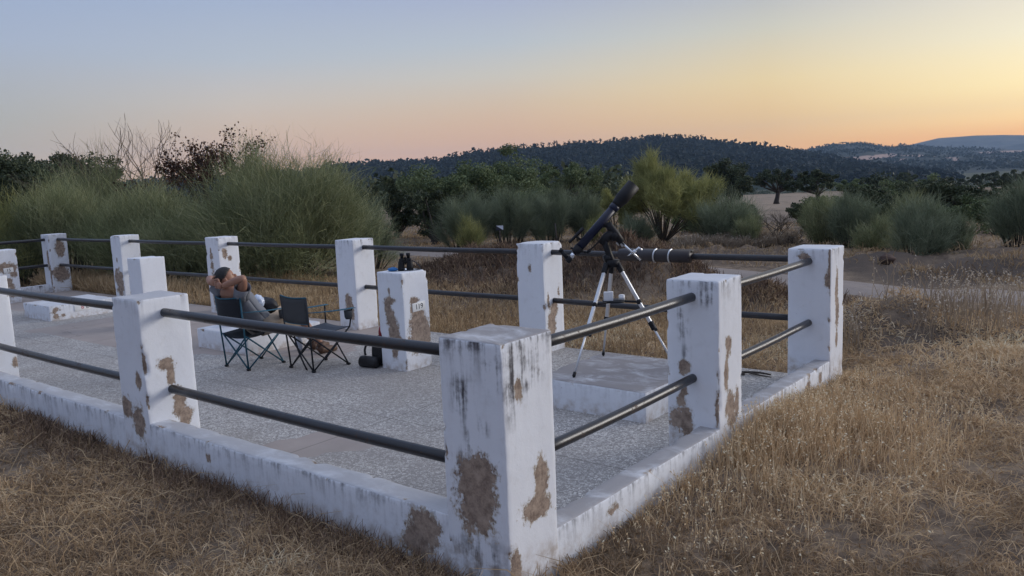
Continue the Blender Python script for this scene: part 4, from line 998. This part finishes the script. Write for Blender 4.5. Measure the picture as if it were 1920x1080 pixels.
for i, (px, d, w, h, lab) in enumerate([(1840, 190, 6.5, 3.6, 'distant oak on the pale field, left of the far pair'), (1868, 200, 8, 4.3, 'distant oak crowning the rise at far right'), (1912, 185, 6.5, 4.2, 'distant oak cut by the right edge on the rise'),
        (1888, 230, 7, 4.6, 'distant oak highest on the skyline of the rise'), (1795, 230, 8, 4.0, 'distant oak at the left foot of the rise'), (1758, 150, 6, 2.6, 'distant low oak above the dark scrub'),
        (1700, 170, 8, 4.0, 'distant broad oak over the olive scrub'), (1655, 150, 6, 3.0, 'distant oak left of the broad one'), (1622, 130, 5, 2.6, 'distant oak beside the low pale oak')]):
    tree(lab, px, d, w, h, .15, 4500, MT_OAK, 240 + i, group=GT, leaf=.3, clumps=30, trunk_r=.22, py=330)
for q in [('low dark scrub just right of the feathery tree, behind the soft green broom', 1300, 27, 1.7, 1.15, MT_GOAK, 251), ('olive scrub on the slope left of the dead bush', 1412, 33, 1.6, .95, MT_OAK, 252), ('dark scrub touching the yellowish green broom from behind', 1515, 24, 1.3, .95, MT_OAK, 253),
          ('green scrub between the two brooms right of the far pillar', 1572, 23, 1.6, 1.25, MT_GOAK, 254), ('dark green scrub filling the gap left of the pale grey broom', 1658, 20.5, 1.7, 1.2, MT_OAK, 255), ('green scrub right of the pale grey broom', 1785, 19.5, 1.5, 1.15, MT_GOAK, 256), ('dark scrub left of the broom at the right edge', 1862, 21, 1.7, 1.25, MT_OAK, 257),
          ('dark scrub under the highest oak of the middle thicket', 905, 27.5, 2.2, 1.65, MT_OAK, 258), ('green scrub between the grey brooms of the middle row', 1000, 28, 2.2, 1.75, MT_GOAK, 259), ('dark scrub behind the telescope finder', 1085, 28.5, 1.8, 1.6, MT_OAK, 260)]:
    tree(q[0], q[1], q[2], q[3], q[4], .0, 9000, q[5], q[6], name='scrub_bush', group=GT, leaf=.06, clumps=46, trunk_r=.03, cat='bush', lobes=6)
broom('small olive broom leaning out of the soft green one', 1405, 20.6, .8, .62, 4200, MT_BROOM, 127, tw=.26, t0=.15)
broom('low straggly broom in front of the grey green pair', 1640, 17.2, .9, .58, 4200, MT_BROOM, 128, tw=.28, t0=.2)
broom('olive broom rising behind the pale grey one', 1690, 18.2, 1.1, 1.12, 6000, MT_BROOM, 129, tw=.24, t0=.25)
# small sign and stake at the far side of the track
sg = site(937, 21.5); so_ = empty('hunting_sign', sg, 'small sign split diagonally into white and black, among the grey brooms', 'sign')
MB().tube([(sg[0], sg[1], sg[2] - .1), (sg[0], sg[1], sg[2] + .72)], .018, 8).obj('post', M_STICK, so_)
rx = Vector((RH[0], RH[1], 0)); fx = Vector((FH[0], FH[1], 0)); c_ = Vector(sg) + Vector((0, 0, .66)) - fx * .025
p1, p2, p3, p4 = [c_ + rx * a * .095 + Vector((0, 0, b * .062)) for a, b in ((-1, 1), (1, 1), (1, -1), (-1, -1))]
def prism(P, th):
    n = len(P); V = list(P) + [q + fx * th for q in P]
    return MB().add(V, [tuple(range(n)), tuple(range(2 * n - 1, n - 1, -1))] + [(i, (i + 1) % n, n + (i + 1) % n, n + i) for i in range(n)])
prism([p1, p2, p3], .006).obj('white_half', M_SIGNW, so_, smooth=False); prism([p1, p3, p4], .006).obj('black_half', M_SIGNB, so_, smooth=False)
sk = site(1043, 21.3); tag(MB().tube([Vector(sk) + Vector((0, 0, -.1)), Vector(sk) + Vector((.0, 0, .35)), Vector(sk) + Vector((-.03, 0, .74))], [.022, .02, .016], 7).obj('wooden_stake', M_STICK, None, tuple(sk)), 'thin leaning wooden stake just left of the telescope finder', 'stake')
for i, (px, d, r, lab) in enumerate([(1664, 14.2, .13, 'round brown boulder on the earth bank behind the far right pillar')]):
    g = site(px, d, 480); crumple((g[0], g[1], g[2] + r * .55), (r, r, r * .8), M_ROCK, 'boulder', lab, 'rock', 50 + i, .28)

# ------------------------------------------------------------------ grasses
def scatter(n, b0, b1, d0, d1, rng, pw=1.0):
    """n points, bearing px b0..b1, distance d0..d1 (denser near for pw > 1)."""
    d = d0 + (d1 - d0) * rng.random(n) ** pw; px = b0 + (b1 - b0) * rng.random(n)
    b = (px - 960) / F_PX
    return np.stack([CAM[0] + d * (FH[0] + RH[0] * b), CAM[1] + d * (FH[1] + RH[1] * b)], 1)
def outside(P, m=0.0):
    return ~((P[:, 0] > X_L) & (P[:, 0] < m) & (P[:, 1] > -m) & (P[:, 1] < Y_B + m))
def blades(P, h, lean, w, rng, droop=.25):
    n = len(P); z = ground_z(P[:, 0], P[:, 1]); p0 = np.column_stack([P, z - .01]); a = rng.random(n) * 2 * PI
    dr = np.column_stack([np.cos(a), np.sin(a), np.zeros(n)]); ln = np.clip(lean, 0, 1.5)[:, None]; h = h[:, None]
    up = np.array([0, 0, 1.0])
    p1 = p0 + h * .55 * (dr * np.sin(ln * .7) + up * np.cos(ln * .7)); p2 = p1 + h * .5 * (dr * np.sin(ln * (1 + droop)) + up * np.cos(np.minimum(ln * (1 + droop), 1.62))) + rng.normal(size=(n, 3)) * h * .05
    p2[:, 2] = np.maximum(p2[:, 2], z + .008)
    return p0, p1, p2
def grass(name, label, P, hfun, leanfun, w, mat, seed, seeds=0.0, tintfun=None, seedsize=.012, seedmat=None):
    rng = np.random.default_rng(seed); n = len(P)
    h = hfun(P, rng); p0, p1, p2 = blades(P, h, leanfun(P, rng), w, rng)
    dist = np.hypot(P[:, 0] - CAM[0], P[:, 1] - CAM[1]); w = np.maximum(w, dist * .00098)
    V, F = ribbons(p0, p1, p2, w * (.6 + .8 * rng.random(n)), rng, .25)
    tint = np.clip(tintfun(P, rng) if tintfun else .15 + .7 * rng.random(n), 0, 1); tint = np.repeat(tint, 6)
    if seeds:
        k = rng.random(n) < seeds; m = int(k.sum()); A = p2[k]; D = nrm(p2[k] - p1[k])
        c = np.vstack([A, A - D * seedsize * 1.3, A - D * seedsize * 2.6]) + rng.normal(size=(3 * m, 3)) * seedsize * .45
        V2, F2 = quads(c, seedsize * (1.2 + rng.random(3 * m)), rng, .45); F = np.vstack([F, F2 + len(V)]); V = np.vstack([V, V2]); tint = np.concatenate([tint, np.repeat(np.clip(.6 + .4 * rng.random(3 * m), 0, 1), 4)])
    o = fin(name, V, F, mat, None, tuple(np.append(P.mean(0), 0)), smooth=False, attrs=dict(tint=tint))
    return tag(o, label, None, None, 'stuff')
rg = np.random.default_rng(5)
# near matted straw all round the camera side
P = scatter(270000, -560, 2480, 2.3, 10.5, rg, 1.25); P = P[outside(P, .015) & (road_dist(P[:, 0], P[:, 1]) > 1.0)]
cl = fbm(P[:, 0] * 2.3, P[:, 1] * 2.3, 31); P = P[rg.random(len(P)) < np.clip((cl - .27) * 4.6, .16, 1)]
def h_near(P, r):
    c = fbm(P[:, 0] * 1.5, P[:, 1] * 1.5, 33); rt = sstep(0, .4, P[:, 0])
    return (.03 + .10 * c * (.4 + r.random(len(P)))) * (1 + .1 * rt)
def l_near(P, r): return np.abs(r.normal(1.15, .45, len(P)))
def t_near(P, r):
    c = fbm(P[:, 0] * 1.1, P[:, 1] * 1.1, 35); f = fbm(P[:, 0] * 5, P[:, 1] * 5, 36)
    return .07 + .95 * (c - .22) * (.25 + 1.0 * r.random(len(P))) + .5 * (f - .5) + .08 * sstep(-.2, .4, P[:, 0]) + .14 * r.random(len(P)) + .22 * sstep(5.5, 9, np.hypot(P[:, 0] - CAM[0], P[:, 1] - CAM[1]))
grass('dry_grass', 'matted dry straw grass on the ground in front and to the right', P, h_near, l_near, .0042, MT_STRAW, 61, tintfun=t_near)
# long fallen stalks
P = scatter(2200, -560, 2480, 2.5, 8, rg, 1.2); P = P[outside(P, .05)]
grass('fallen_stalks', 'long pale fallen grass stalks over the matted straw', P, lambda P, r: .15 + .22 * r.random(len(P)), lambda P, r: np.abs(r.normal(1.35, .25, len(P))), .0036, MT_GOLD, 62, tintfun=lambda P, r: .25 + .5 * r.random(len(P)))
# tall straw along the right low wall
n = 22000; u = rg.random(n); P = np.column_stack([.02 + 1.25 * rg.random(n) ** 1.5, .5 + 4.6 * u]); dn = np.exp(-((P[:, 1] - 2.7) / 1.1) ** 2) * .8 + .16; cl = fbm(P[:, 0] * 3, P[:, 1] * 3, 41)
P = P[rg.random(n) < dn * np.clip((cl - .22) * 3.2, .1, 1) * np.clip(1.35 - P[:, 0], .1, 1)]
def h_tall(P, r): return (.06 + .15 * np.exp(-((P[:, 1] - 2.5) / 1.0) ** 2) * np.clip(1.25 - P[:, 0] * .6, .3, 1)) * (.55 + .7 * r.random(len(P)))
grass('tall_dry_grass', 'tall straw with seed heads along the right low wall', P, h_tall, lambda P, r: np.abs(r.normal(.28, .2, len(P))), .0036, MT_STRAW, 63, seeds=.30, tintfun=lambda P, r: .25 + .28 * fbm(P[:, 0] * 2, P[:, 1] * 2, 43) + .40 * r.random(len(P)), seedsize=.010)
# weeds at the foot of the front low wall
P = np.column_stack([-8.5 + 8.3 * rg.random(9000), -.02 - .35 * rg.random(9000) ** 2]); cl = fbm(P[:, 0] * 2.4, P[:, 1] * 2, 45); P = P[rg.random(len(P)) < np.clip((cl - .35) * 3.5, .05, 1)]
grass('wall_foot_weeds', 'dark wiry weeds along the foot of the front low wall', P, lambda P, r: .04 + .09 * r.random(len(P)), lambda P, r: np.abs(r.normal(.5, .35, len(P))), .0042, MT_RUST, 64)
# golden straw right behind the terrace
P = np.column_stack([-17 + 16.8 * rg.random(60000), Y_B + .03 + 2.9 * rg.random(60000) ** 1.3]); cl = fbm(P[:, 0] * 1.6, P[:, 1] * 1.6, 47)
P = P[rg.random(len(P)) < np.clip((cl - .25) * 3, .12, 1) * (.45 + .55 * (P[:, 0] < -9))]
grass('golden_grass', 'golden dry grass just beyond the back edge of the terrace', P, lambda P, r: (.06 + .13 * r.random(len(P))) * (1 + 1.0 * sstep(-10, -12, P[:, 0])), lambda P, r: np.abs(r.normal(.45, .3, len(P))), .006, MT_GOLD, 65, seeds=.12,
      tintfun=lambda P, r: .05 + .40 * fbm(P[:, 0] * .9, P[:, 1] * .9, 48) + .38 * r.random(len(P)) + .12 * sstep(-9, -11, P[:, 0]))
# reddish weeds on the heaps
pts = []
for hx, hy, hh, s1, s2, k in HEAPP:
    if hh > 0.1 and k > .5 and ((hx - CAM[0]) * RH[0] + (hy - CAM[1]) * RH[1]) < 5.5:
        n = int(2600 * s1 * (2.0 if s2 > .6 else 1)); a = rg.normal(size=(n, 2)) * [s1 * .62, s2 * .62]; pts.append(np.array([hx, hy]) + a[:, :1] * RH + a[:, 1:] * FH)
P = np.vstack(pts); P = P[outside(P, .3) & (road_dist(P[:, 0], P[:, 1]) > 1.05)]
grass('heap_weeds', 'brown withered weeds covering the earth heaps', P, lambda P, r: .05 + .14 * r.random(len(P)), lambda P, r: np.abs(r.normal(.6, .35, len(P))), .0075, MT_RUST, 66, tintfun=lambda P, r: .06 + .75 * r.random(len(P)) * (.35 + fbm(P[:, 0] * 1.3, P[:, 1] * 1.3, 50)))
# wild oats right of the far pillar
n = 620; P = scatter(n, 1590, 1930, 7.8, 9.3, rg); cl = fbm(P[:, 0] * 1.8, P[:, 1] * 1.8, 51); P = P[(cl > .42) & (road_dist(P[:, 0], P[:, 1]) > .95)]
grass('wild_oats', 'wild oats with pale spikelets beside the dirt track', P, lambda P, r: .22 + .30 * r.random(len(P)), lambda P, r: np.abs(r.normal(.25, .15, len(P))), .0035, MT_SEED, 67, seeds=.85, tintfun=lambda P, r: .0 + .3 * r.random(len(P)), seedsize=.017)
# field grass beyond
P = scatter(120000, -80, 1990, 9.5, 40, rg, 1.6); rd = road_dist(P[:, 0], P[:, 1]); P = P[outside(P, .2) & (rd > 1.1)]; cl = fbm(P[:, 0] * .9, P[:, 1] * .9, 53); P = P[rg.random(len(P)) < np.clip((cl - .33) * 3.5, .06, 1)]
b_ = (P[:, 0] - CAM[0]) * RH[0] + (P[:, 1] - CAM[1]) * RH[1]; a_ = (P[:, 0] - CAM[0]) * FH[0] + (P[:, 1] - CAM[1]) * FH[1]
P = P[~((b_ > 5.2) & (a_ > 10.8) & (a_ < 15.0) & (fbm(P[:, 0] * 1.1, P[:, 1] * 1.1, 58) < .55) & (rg.random(len(P)) < .93))]
grass('field_grass', 'short dry grass of the field beyond the terrace', P, lambda P, r: .04 + .12 * r.random(len(P)), lambda P, r: np.abs(r.normal(.75, .35, len(P))), .010, MT_GOLD, 68, tintfun=lambda P, r: .0 + .42 * fbm(P[:, 0] * .5, P[:, 1] * .5, 54) + .42 * r.random(len(P)))
P = scatter(5200, 1270, 1500, 20.0, 21.2, rg); grass('pale_weeds', 'pale weeds at the foot of the soft green broom', P, lambda P, r: .08 + .22 * r.random(len(P)), lambda P, r: np.abs(r.normal(.35, .3, len(P))), .010, MT_SEED, 69, tintfun=lambda P, r: .0 + .30 * r.random(len(P)), seeds=.2, seedsize=.02)

# ------------------------------------------------------------------ distance
rgw = np.random.default_rng(77)
def blob_wood(name, label, P, hs, per, leaf, mat, seed):
    rng = np.random.default_rng(seed); z = ground_z(P[:, 0], P[:, 1]); n = len(P); k = np.repeat(np.arange(n), per)
    v = nrm(rng.normal(size=(len(k), 3))) * rng.random((len(k), 1)) ** .35; asp = (.8 + .5 * rng.random(n))[k][:, None]
    c = np.column_stack([P, z])[k] + v * hs[k][:, None] * np.hstack([asp * .62, asp * .62, np.full((len(k), 1), .45)]) + np.column_stack([np.zeros((len(k), 2)), hs[k] * .55])
    V, F = quads(c, leaf * hs[k] * (.5 + rng.random(len(k))), rng, .7)
    tint = np.clip(.05 + .4 * rng.random(n)[k] + .35 * rng.random(len(k)), 0, 1)
    tag(fin(name, V, F, mat, None, (0, 0, 0), smooth=False, attrs=dict(tint=np.repeat(tint, 4))), label, None, None, 'stuff')
P = scatter(1500, -120, 1990, 60, 620, rgw, 1.1); px_ = 960 + F_PX * ((P - CAM[:2]) @ RH) / ((P - CAM[:2]) @ FH); dd = (P - CAM[:2]) @ FH
keep = ~((px_ > 1230) & (px_ < 1640) & (dd < 330)) & ~((px_ > 1600) & (dd < 150)) & ~((px_ > 1720) & (dd < 360)) & ~((px_ < 640) & (dd < 90))
P = P[keep]; blob_wood('distant_woods', 'dark scattered oak woods of the valley', P, 2.2 + 2.2 * rgw.random(len(P)), 170, .13, MT_OAK, 78)

def hill(name, ridge, D, mat, zb=-16, near=.45, rough=6, seed=0, fields=(), rows=26):
    """Ridge line (bearing px, elevation px) D metres away with a slope towards the valley and a back slope."""
    pxs = np.concatenate([np.linspace(ridge[0][0], -200, 30)[:-1] if ridge[0][0] < -200 else [], np.linspace(max(ridge[0][0], -200), min(ridge[-1][0], 2000), 260), np.linspace(2000, ridge[-1][0], 40)[1:] if ridge[-1][0] > 2000 else []]); pys = np.interp(pxs, [q[0] for q in ridge], [q[1] for q in ridge])
    V = []; fa = []; ridgepts = []
    for i, (px, py) in enumerate(zip(pxs, pys)):
        top = at(px, py, D * (1 + .06 * math.sin(px * .004 + seed)))
        for j in range(rows + 5):
            if j <= rows:
                t = j / rows; q = CAM[:2] + (top[:2] - CAM[:2]) * (near + (1 - near) * t); s = t ** 1.25
                z = zb + (top[2] - zb) * s
                z += (fbm(q[0] / (D * .05), q[1] / (D * .05), seed + 3) - .5) * (top[2] - zb) * .45 * math.sin(PI * t)
            else:
                t = (j - rows) / 4; q = CAM[:2] + (top[:2] - CAM[:2]) * (1 + .12 * t); z = top[2] + (zb - 20 - top[2]) * t
            V.append((q[0], q[1], float(z)))
            f = 0
            if fields and j <= rows:
                r = np.array([q[0], q[1], z]) - CAM; dpt = r @ CF; fx_ = 960 + F_PX * (r @ CR) / dpt; fy_ = 540 - F_PX * (r @ CU) / dpt
                for cx_, cy_, a_, b_ in fields: f = max(f, math.exp(-((fx_ - cx_) / a_) ** 2 - ((fy_ - cy_) / b_) ** 2))
            fa.append(f)
        ridgepts.append(top)
    n = rows + 5; N = len(pxs); i = np.arange(N - 1)[:, None] * n; k = np.arange(n - 1)[None]
    F = np.stack([i + k, i + n + k, i + n + k + 1, i + k + 1], -1).reshape(-1, 4)
    o = fin(name, np.array(V), F, mat, attrs=dict(field=np.array(fa))); o['kind'] = 'structure'
    return np.array(V).reshape(N, n, 3), np.array(ridgepts), np.array(fa).reshape(N, n)
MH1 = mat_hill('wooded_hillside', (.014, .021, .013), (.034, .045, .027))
MH2 = mat_hill('hazed_far_hillside', (.035, .040, .036), (.060, .064, .054), (.36, .25, .205))  # slope colours lightened to paint in some of the distance haze
MH3 = mat_hill('hazed_mountain_rock', (.09, .095, .10), (.13, .13, .13))  # paler base colours carry part of the mountain's haze
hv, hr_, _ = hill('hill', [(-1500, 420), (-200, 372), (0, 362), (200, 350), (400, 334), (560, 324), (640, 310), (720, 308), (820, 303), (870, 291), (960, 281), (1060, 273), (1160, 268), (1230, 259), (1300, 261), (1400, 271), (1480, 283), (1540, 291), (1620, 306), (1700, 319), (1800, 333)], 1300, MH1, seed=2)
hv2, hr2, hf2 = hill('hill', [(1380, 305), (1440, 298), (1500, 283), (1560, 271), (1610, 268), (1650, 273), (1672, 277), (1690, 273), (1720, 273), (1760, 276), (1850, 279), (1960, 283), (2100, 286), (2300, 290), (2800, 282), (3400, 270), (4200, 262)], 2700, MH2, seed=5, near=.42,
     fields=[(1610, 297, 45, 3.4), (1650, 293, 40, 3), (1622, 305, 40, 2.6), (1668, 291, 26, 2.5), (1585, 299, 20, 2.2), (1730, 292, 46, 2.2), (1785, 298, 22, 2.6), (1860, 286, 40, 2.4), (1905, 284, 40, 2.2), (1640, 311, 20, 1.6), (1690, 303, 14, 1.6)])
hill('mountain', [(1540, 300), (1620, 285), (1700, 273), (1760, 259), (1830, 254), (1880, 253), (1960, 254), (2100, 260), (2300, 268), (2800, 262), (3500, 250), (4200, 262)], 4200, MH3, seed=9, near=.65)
# pines on the first hill: a see-through row along the ridge, crowns down the slope
def pines():
    rng = np.random.default_rng(91); V = []; F = []; T = []
    m = 820; u = rng.random(m) * (len(hr_) - 1.01); k = u.astype(int); f = (u - k)[:, None]; base = hr_[k] * (1 - f) + hr_[k + 1] * f
    off = rng.normal(size=m) * 5 - 3; base = base + np.column_stack([off[:, None] * FH, np.minimum(0, -np.abs(off) * .10) - .5]); hs = (5 + 4.5 * rng.random(m)) * np.where((u > 158) & (u < 226), 1.0, .35)
    keep = (vnoise(base[:, 0] * .02, base[:, 1] * .02, 4) + .5 * rng.random(m)) > .43; base = base[keep]; hs = hs[keep]; m = len(hs)
    c = base + np.column_stack([np.zeros((m, 2)), hs * .78])
    kk = np.repeat(np.arange(m), 16); cc = c[kk] + rng.normal(size=(len(kk), 3)) * hs[kk][:, None] * [.11, .11, .11]
    V1, F1 = quads(cc, hs[kk] * .22, rng, .8)
    V2, F2 = ribbons(base, base + [0, 0, 1] * (hs * .4)[:, None], base + [0, 0, 1] * (hs * .8)[:, None], np.full(m, .9), rng, .6)
    n2 = 11000; i = rng.integers(20, hv.shape[0] - 2, n2); j = rng.integers(4, 24, n2); a = rng.random((n2, 1)); b = rng.random((n2, 1))
    p = (hv[i, j] * (1 - a) + hv[i + 1, j] * a) * (1 - b) + (hv[i, j + 1] * (1 - a) + hv[i + 1, j + 1] * a) * b
    h2 = 8 + 6 * rng.random(n2); k3 = np.repeat(np.arange(n2), 7); c3 = p[k3] + rng.normal(size=(len(k3), 3)) * h2[k3][:, None] * [.3, .3, .22] + [0, 0, 4]
    V3, F3 = quads(c3, h2[k3] * .55, rng, .8)
    n4 = 3200; i = rng.integers(2, hv2.shape[0] - 2, n4); j = rng.integers(3, 26, n4); ok = hf2[i, j] < .25; i = i[ok]; j = j[ok]; n4 = len(i); a = rng.random((n4, 1)); b = rng.random((n4, 1))
    p = (hv2[i, j] * (1 - a) + hv2[i + 1, j] * a) * (1 - b) + (hv2[i, j + 1] * (1 - a) + hv2[i + 1, j + 1] * a) * b
    h4 = 6 + 7 * rng.random(n4); k4 = np.repeat(np.arange(n4), 5); c4 = p[k4] + rng.normal(size=(len(k4), 3)) * h4[k4][:, None] * [.45, .45, .2] + [0, 0, 3]
    V4, F4 = quads(c4, h4[k4] * .6, rng, .8); V4 += 0; F3 = np.vstack([F3, F4 + len(V3)]); V3 = np.vstack([V3, V4]); k3x = len(k4)
    V = np.vstack([V1, V2, V3]); F = np.vstack([F1, F2 + len(V1), F3 + len(V1) + len(V2)])
    tint = np.concatenate([np.repeat(.1 + .2 * rng.random(len(kk)), 4), np.full(len(V2), .1), np.repeat(np.clip(.22 + .16 * rng.random(n2)[k3] + .14 * rng.random(len(k3)), 0, 1), 4), np.repeat(.5 + .35 * rng.random(k3x), 4)])  # last group, second-hill crowns: paler tints put distance haze into the colour
    tag(fin('pine_forest', V, F, MT_PINE, None, (0, 0, 0), smooth=False, attrs=dict(tint=tint)), 'pine forest on the hills, open trunks along the long ridge', None, None, 'stuff')
pines()

# ------------------------------------------------------------------ sky, light, air, camera
def s2l(c): return tuple((v / 255 / 12.92) if v / 255 <= .04045 else ((v / 255 + .055) / 1.055) ** 2.4 for v in c)
EXPO = .42
SUN_AZ, SUN_EL = math.radians(74), math.radians(13)        # azimuth to the right of the view axis
sun_dir = Vector((*(FH * math.cos(SUN_AZ) + RH * math.sin(SUN_AZ)) * math.cos(SUN_EL), math.sin(SUN_EL)))
def build_world():
    w = bpy.data.worlds.new('World'); bpy.context.scene.world = w; w.use_nodes = True; t = w.node_tree; N = t.nodes; L = t.links
    bg = N['Background']; tc = N.new('ShaderNodeTexCoord')
    def dot(v):
        d = N.new('ShaderNodeVectorMath'); d.operation = 'DOT_PRODUCT'; L.new(tc.outputs['Generated'], d.inputs[0]); d.inputs[1].default_value = v; return d.outputs['Value']
    def mth(op, a, b=None):
        m = N.new('ShaderNodeMath'); m.operation = op
        for i, q in enumerate((a, b)):
            if q is None: continue
            if isinstance(q, (int, float)): m.inputs[i].default_value = q
            else: L.new(q, m.inputs[i])
        return m.outputs[0]
    az = mth('MULTIPLY', mth('ARCTAN2', dot((*RH, 0)), dot((*FH, 0))), 180 / PI)
    el = mth('DIVIDE', mth('MULTIPLY', mth('ARCSINE', dot((0, 0, 1))), 180 / PI), 90.0)
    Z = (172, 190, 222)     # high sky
    cols = {  # azimuth: [(elevation deg, sRGB)]
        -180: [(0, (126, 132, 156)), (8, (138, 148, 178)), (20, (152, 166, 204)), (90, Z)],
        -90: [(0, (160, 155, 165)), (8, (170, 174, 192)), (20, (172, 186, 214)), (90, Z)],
        -32.6: [(0, (176, 160, 160)), (2.5, (176, 168, 172)), (5, (170, 173, 182)), (9.5, (168, 180, 206)), (14.3, (155, 173, 206)), (30, (150, 170, 208)), (90, Z)],
        -17.7: [(0, (200, 160, 145)), (2.5, (206, 174, 162)), (4.3, (204, 184, 176)), (6, (199, 192, 193)), (8.7, (182, 191, 208)), (13.6, (163, 178, 208)), (30, (152, 172, 208)), (90, Z)],
        0: [(0, (208, 150, 112)), (2.5, (214, 170, 138)), (5.4, (211, 190, 172)), (7.3, (204, 200, 196)), (9.5, (188, 196, 208)), (12.8, (172, 180, 207)), (30, (158, 176, 208)), (90, Z)],
        17.7: [(0, (200, 138, 92)), (2, (212, 165, 118)), (3.4, (219, 182, 138)), (6, (226, 203, 166)), (9.3, (206, 202, 194)), (12.1, (182, 184, 196)), (30, (166, 180, 208)), (90, Z)],
        32.6: [(0, (205, 132, 78)), (1.8, (232, 176, 115)), (2.6, (249, 209, 150)), (4.5, (255, 233, 186)), (7.5, (245, 235, 214)), (11.2, (226, 217, 210)), (30, (190, 196, 212)), (90, Z)],
        58: [(0, (230, 150, 80)), (2.5, (255, 215, 140)), (6, (255, 245, 205)), (12, (250, 240, 225)), (30, (205, 206, 214)), (90, Z)],
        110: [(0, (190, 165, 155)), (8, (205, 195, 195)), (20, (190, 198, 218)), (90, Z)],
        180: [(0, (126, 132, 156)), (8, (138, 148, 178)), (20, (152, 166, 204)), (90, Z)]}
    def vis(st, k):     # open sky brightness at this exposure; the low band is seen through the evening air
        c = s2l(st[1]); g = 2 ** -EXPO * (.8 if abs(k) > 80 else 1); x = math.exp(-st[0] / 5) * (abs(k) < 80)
        q = k > 10
        return tuple(v * g * f for v, f in zip(c, (.99 + (.90 + .38 * q) * x, 1.03 + (.54 + .50 * q) * x, 1.10 + (-.36 + .14 * q + .22 * (k > 25)) * x)))
    prev = None; ks = sorted(cols)
    for i, k in enumerate(ks):
        r = N.new('ShaderNodeValToRGB'); L.new(el, r.inputs[0]); st = cols[k]; e = r.color_ramp.elements
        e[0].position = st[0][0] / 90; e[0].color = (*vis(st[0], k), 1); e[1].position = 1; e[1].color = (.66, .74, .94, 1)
        for dg, c in st[1:-1]:
            q = e.new(dg / 90); q.color = (*vis((dg, c), k), 1)
        if prev is None: prev = r.outputs[0]; continue
        mr = N.new('ShaderNodeMapRange'); mr.interpolation_type = 'LINEAR'; L.new(az, mr.inputs[0]); mr.inputs[1].default_value = ks[i - 1]; mr.inputs[2].default_value = k
        mx = N.new('ShaderNodeMix'); mx.data_type = 'RGBA'; L.new(mr.outputs[0], mx.inputs[0]); L.new(prev, mx.inputs[6]); L.new(r.outputs[0], mx.inputs[7]); prev = mx.outputs[2]
    # the physical sky carries a share of the glow
    sk = N.new('ShaderNodeTexSky'); sk.sky_type = 'NISHITA'; sk.sun_disc = False; sk.sun_elevation = math.radians(1.5)
    sk.sun_rotation = math.atan2(sun_dir.x, sun_dir.y); sk.dust_density = 2.0
    sc = N.new('ShaderNodeVectorMath'); sc.operation = 'SCALE'; L.new(sk.outputs[0], sc.inputs[0]); sc.inputs['Scale'].default_value = .12
    mx = N.new('ShaderNodeMix'); mx.data_type = 'RGBA'; mx.inputs[0].default_value = SKY_SHARE; L.new(prev, mx.inputs[6]); L.new(sc.outputs[0], mx.inputs[7])
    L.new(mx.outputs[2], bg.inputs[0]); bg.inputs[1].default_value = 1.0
SKY_SHARE = .06
build_world()
sl_ = bpy.data.lights.new('sun', 'SUN'); sl_.energy = 1.55; sl_.angle = math.radians(24); sl_.color = (1.0, .96, .93)
so = bpy.data.objects.new('sun', sl_); C.objects.link(so); so.rotation_euler = sun_dir.to_track_quat('Z', 'Y').to_euler(); so.location = (20, 30, 40)

HAZE = 1.1e-4
hz = NT('evening_air'); hz.t.nodes.remove(hz.bsdf); pv = hz.n('ShaderNodeVolumePrincipled'); pv.inputs['Density'].default_value = HAZE
pv.inputs['Color'].default_value = (.50, .72, 1, 1); pv.inputs['Anisotropy'].default_value = 0.0; hz.l(pv.outputs[0], hz.out.inputs['Volume'])
for i_ in range(0): pass
hb_ = MB().box((0, 0, 140), (10900, 10900, 360)).obj('haze', hz.m, smooth=False); hb_['kind'] = 'stuff'; hb_['label'] = 'thin evening haze lying over the valley and hills'

cd = bpy.data.cameras.new('camera'); cam = bpy.data.objects.new('camera', cd); C.objects.link(cam)
Mc = Matrix((CR, CU, -CF)).transposed().to_4x4(); Mc.translation = Vector(CAM); cam.matrix_world = Mc
cd.sensor_width = 36; cd.lens = F_PX / 1920 * 36; cd.clip_start = .05; cd.clip_end = 30000
sc_ = bpy.context.scene; sc_.camera = cam
sc_.view_settings.view_transform = 'Standard'; sc_.view_settings.look = 'None'; sc_.view_settings.exposure = EXPO; sc_.view_settings.gamma = 1
sc_.render.engine = 'CYCLES'; sc_.cycles.use_denoising = True; sc_.cycles.max_bounces = 6; sc_.cycles.diffuse_bounces = 3; sc_.cycles.glossy_bounces = 3
sc_.cycles.volume_bounces = 0; sc_.cycles.transparent_max_bounces = 8
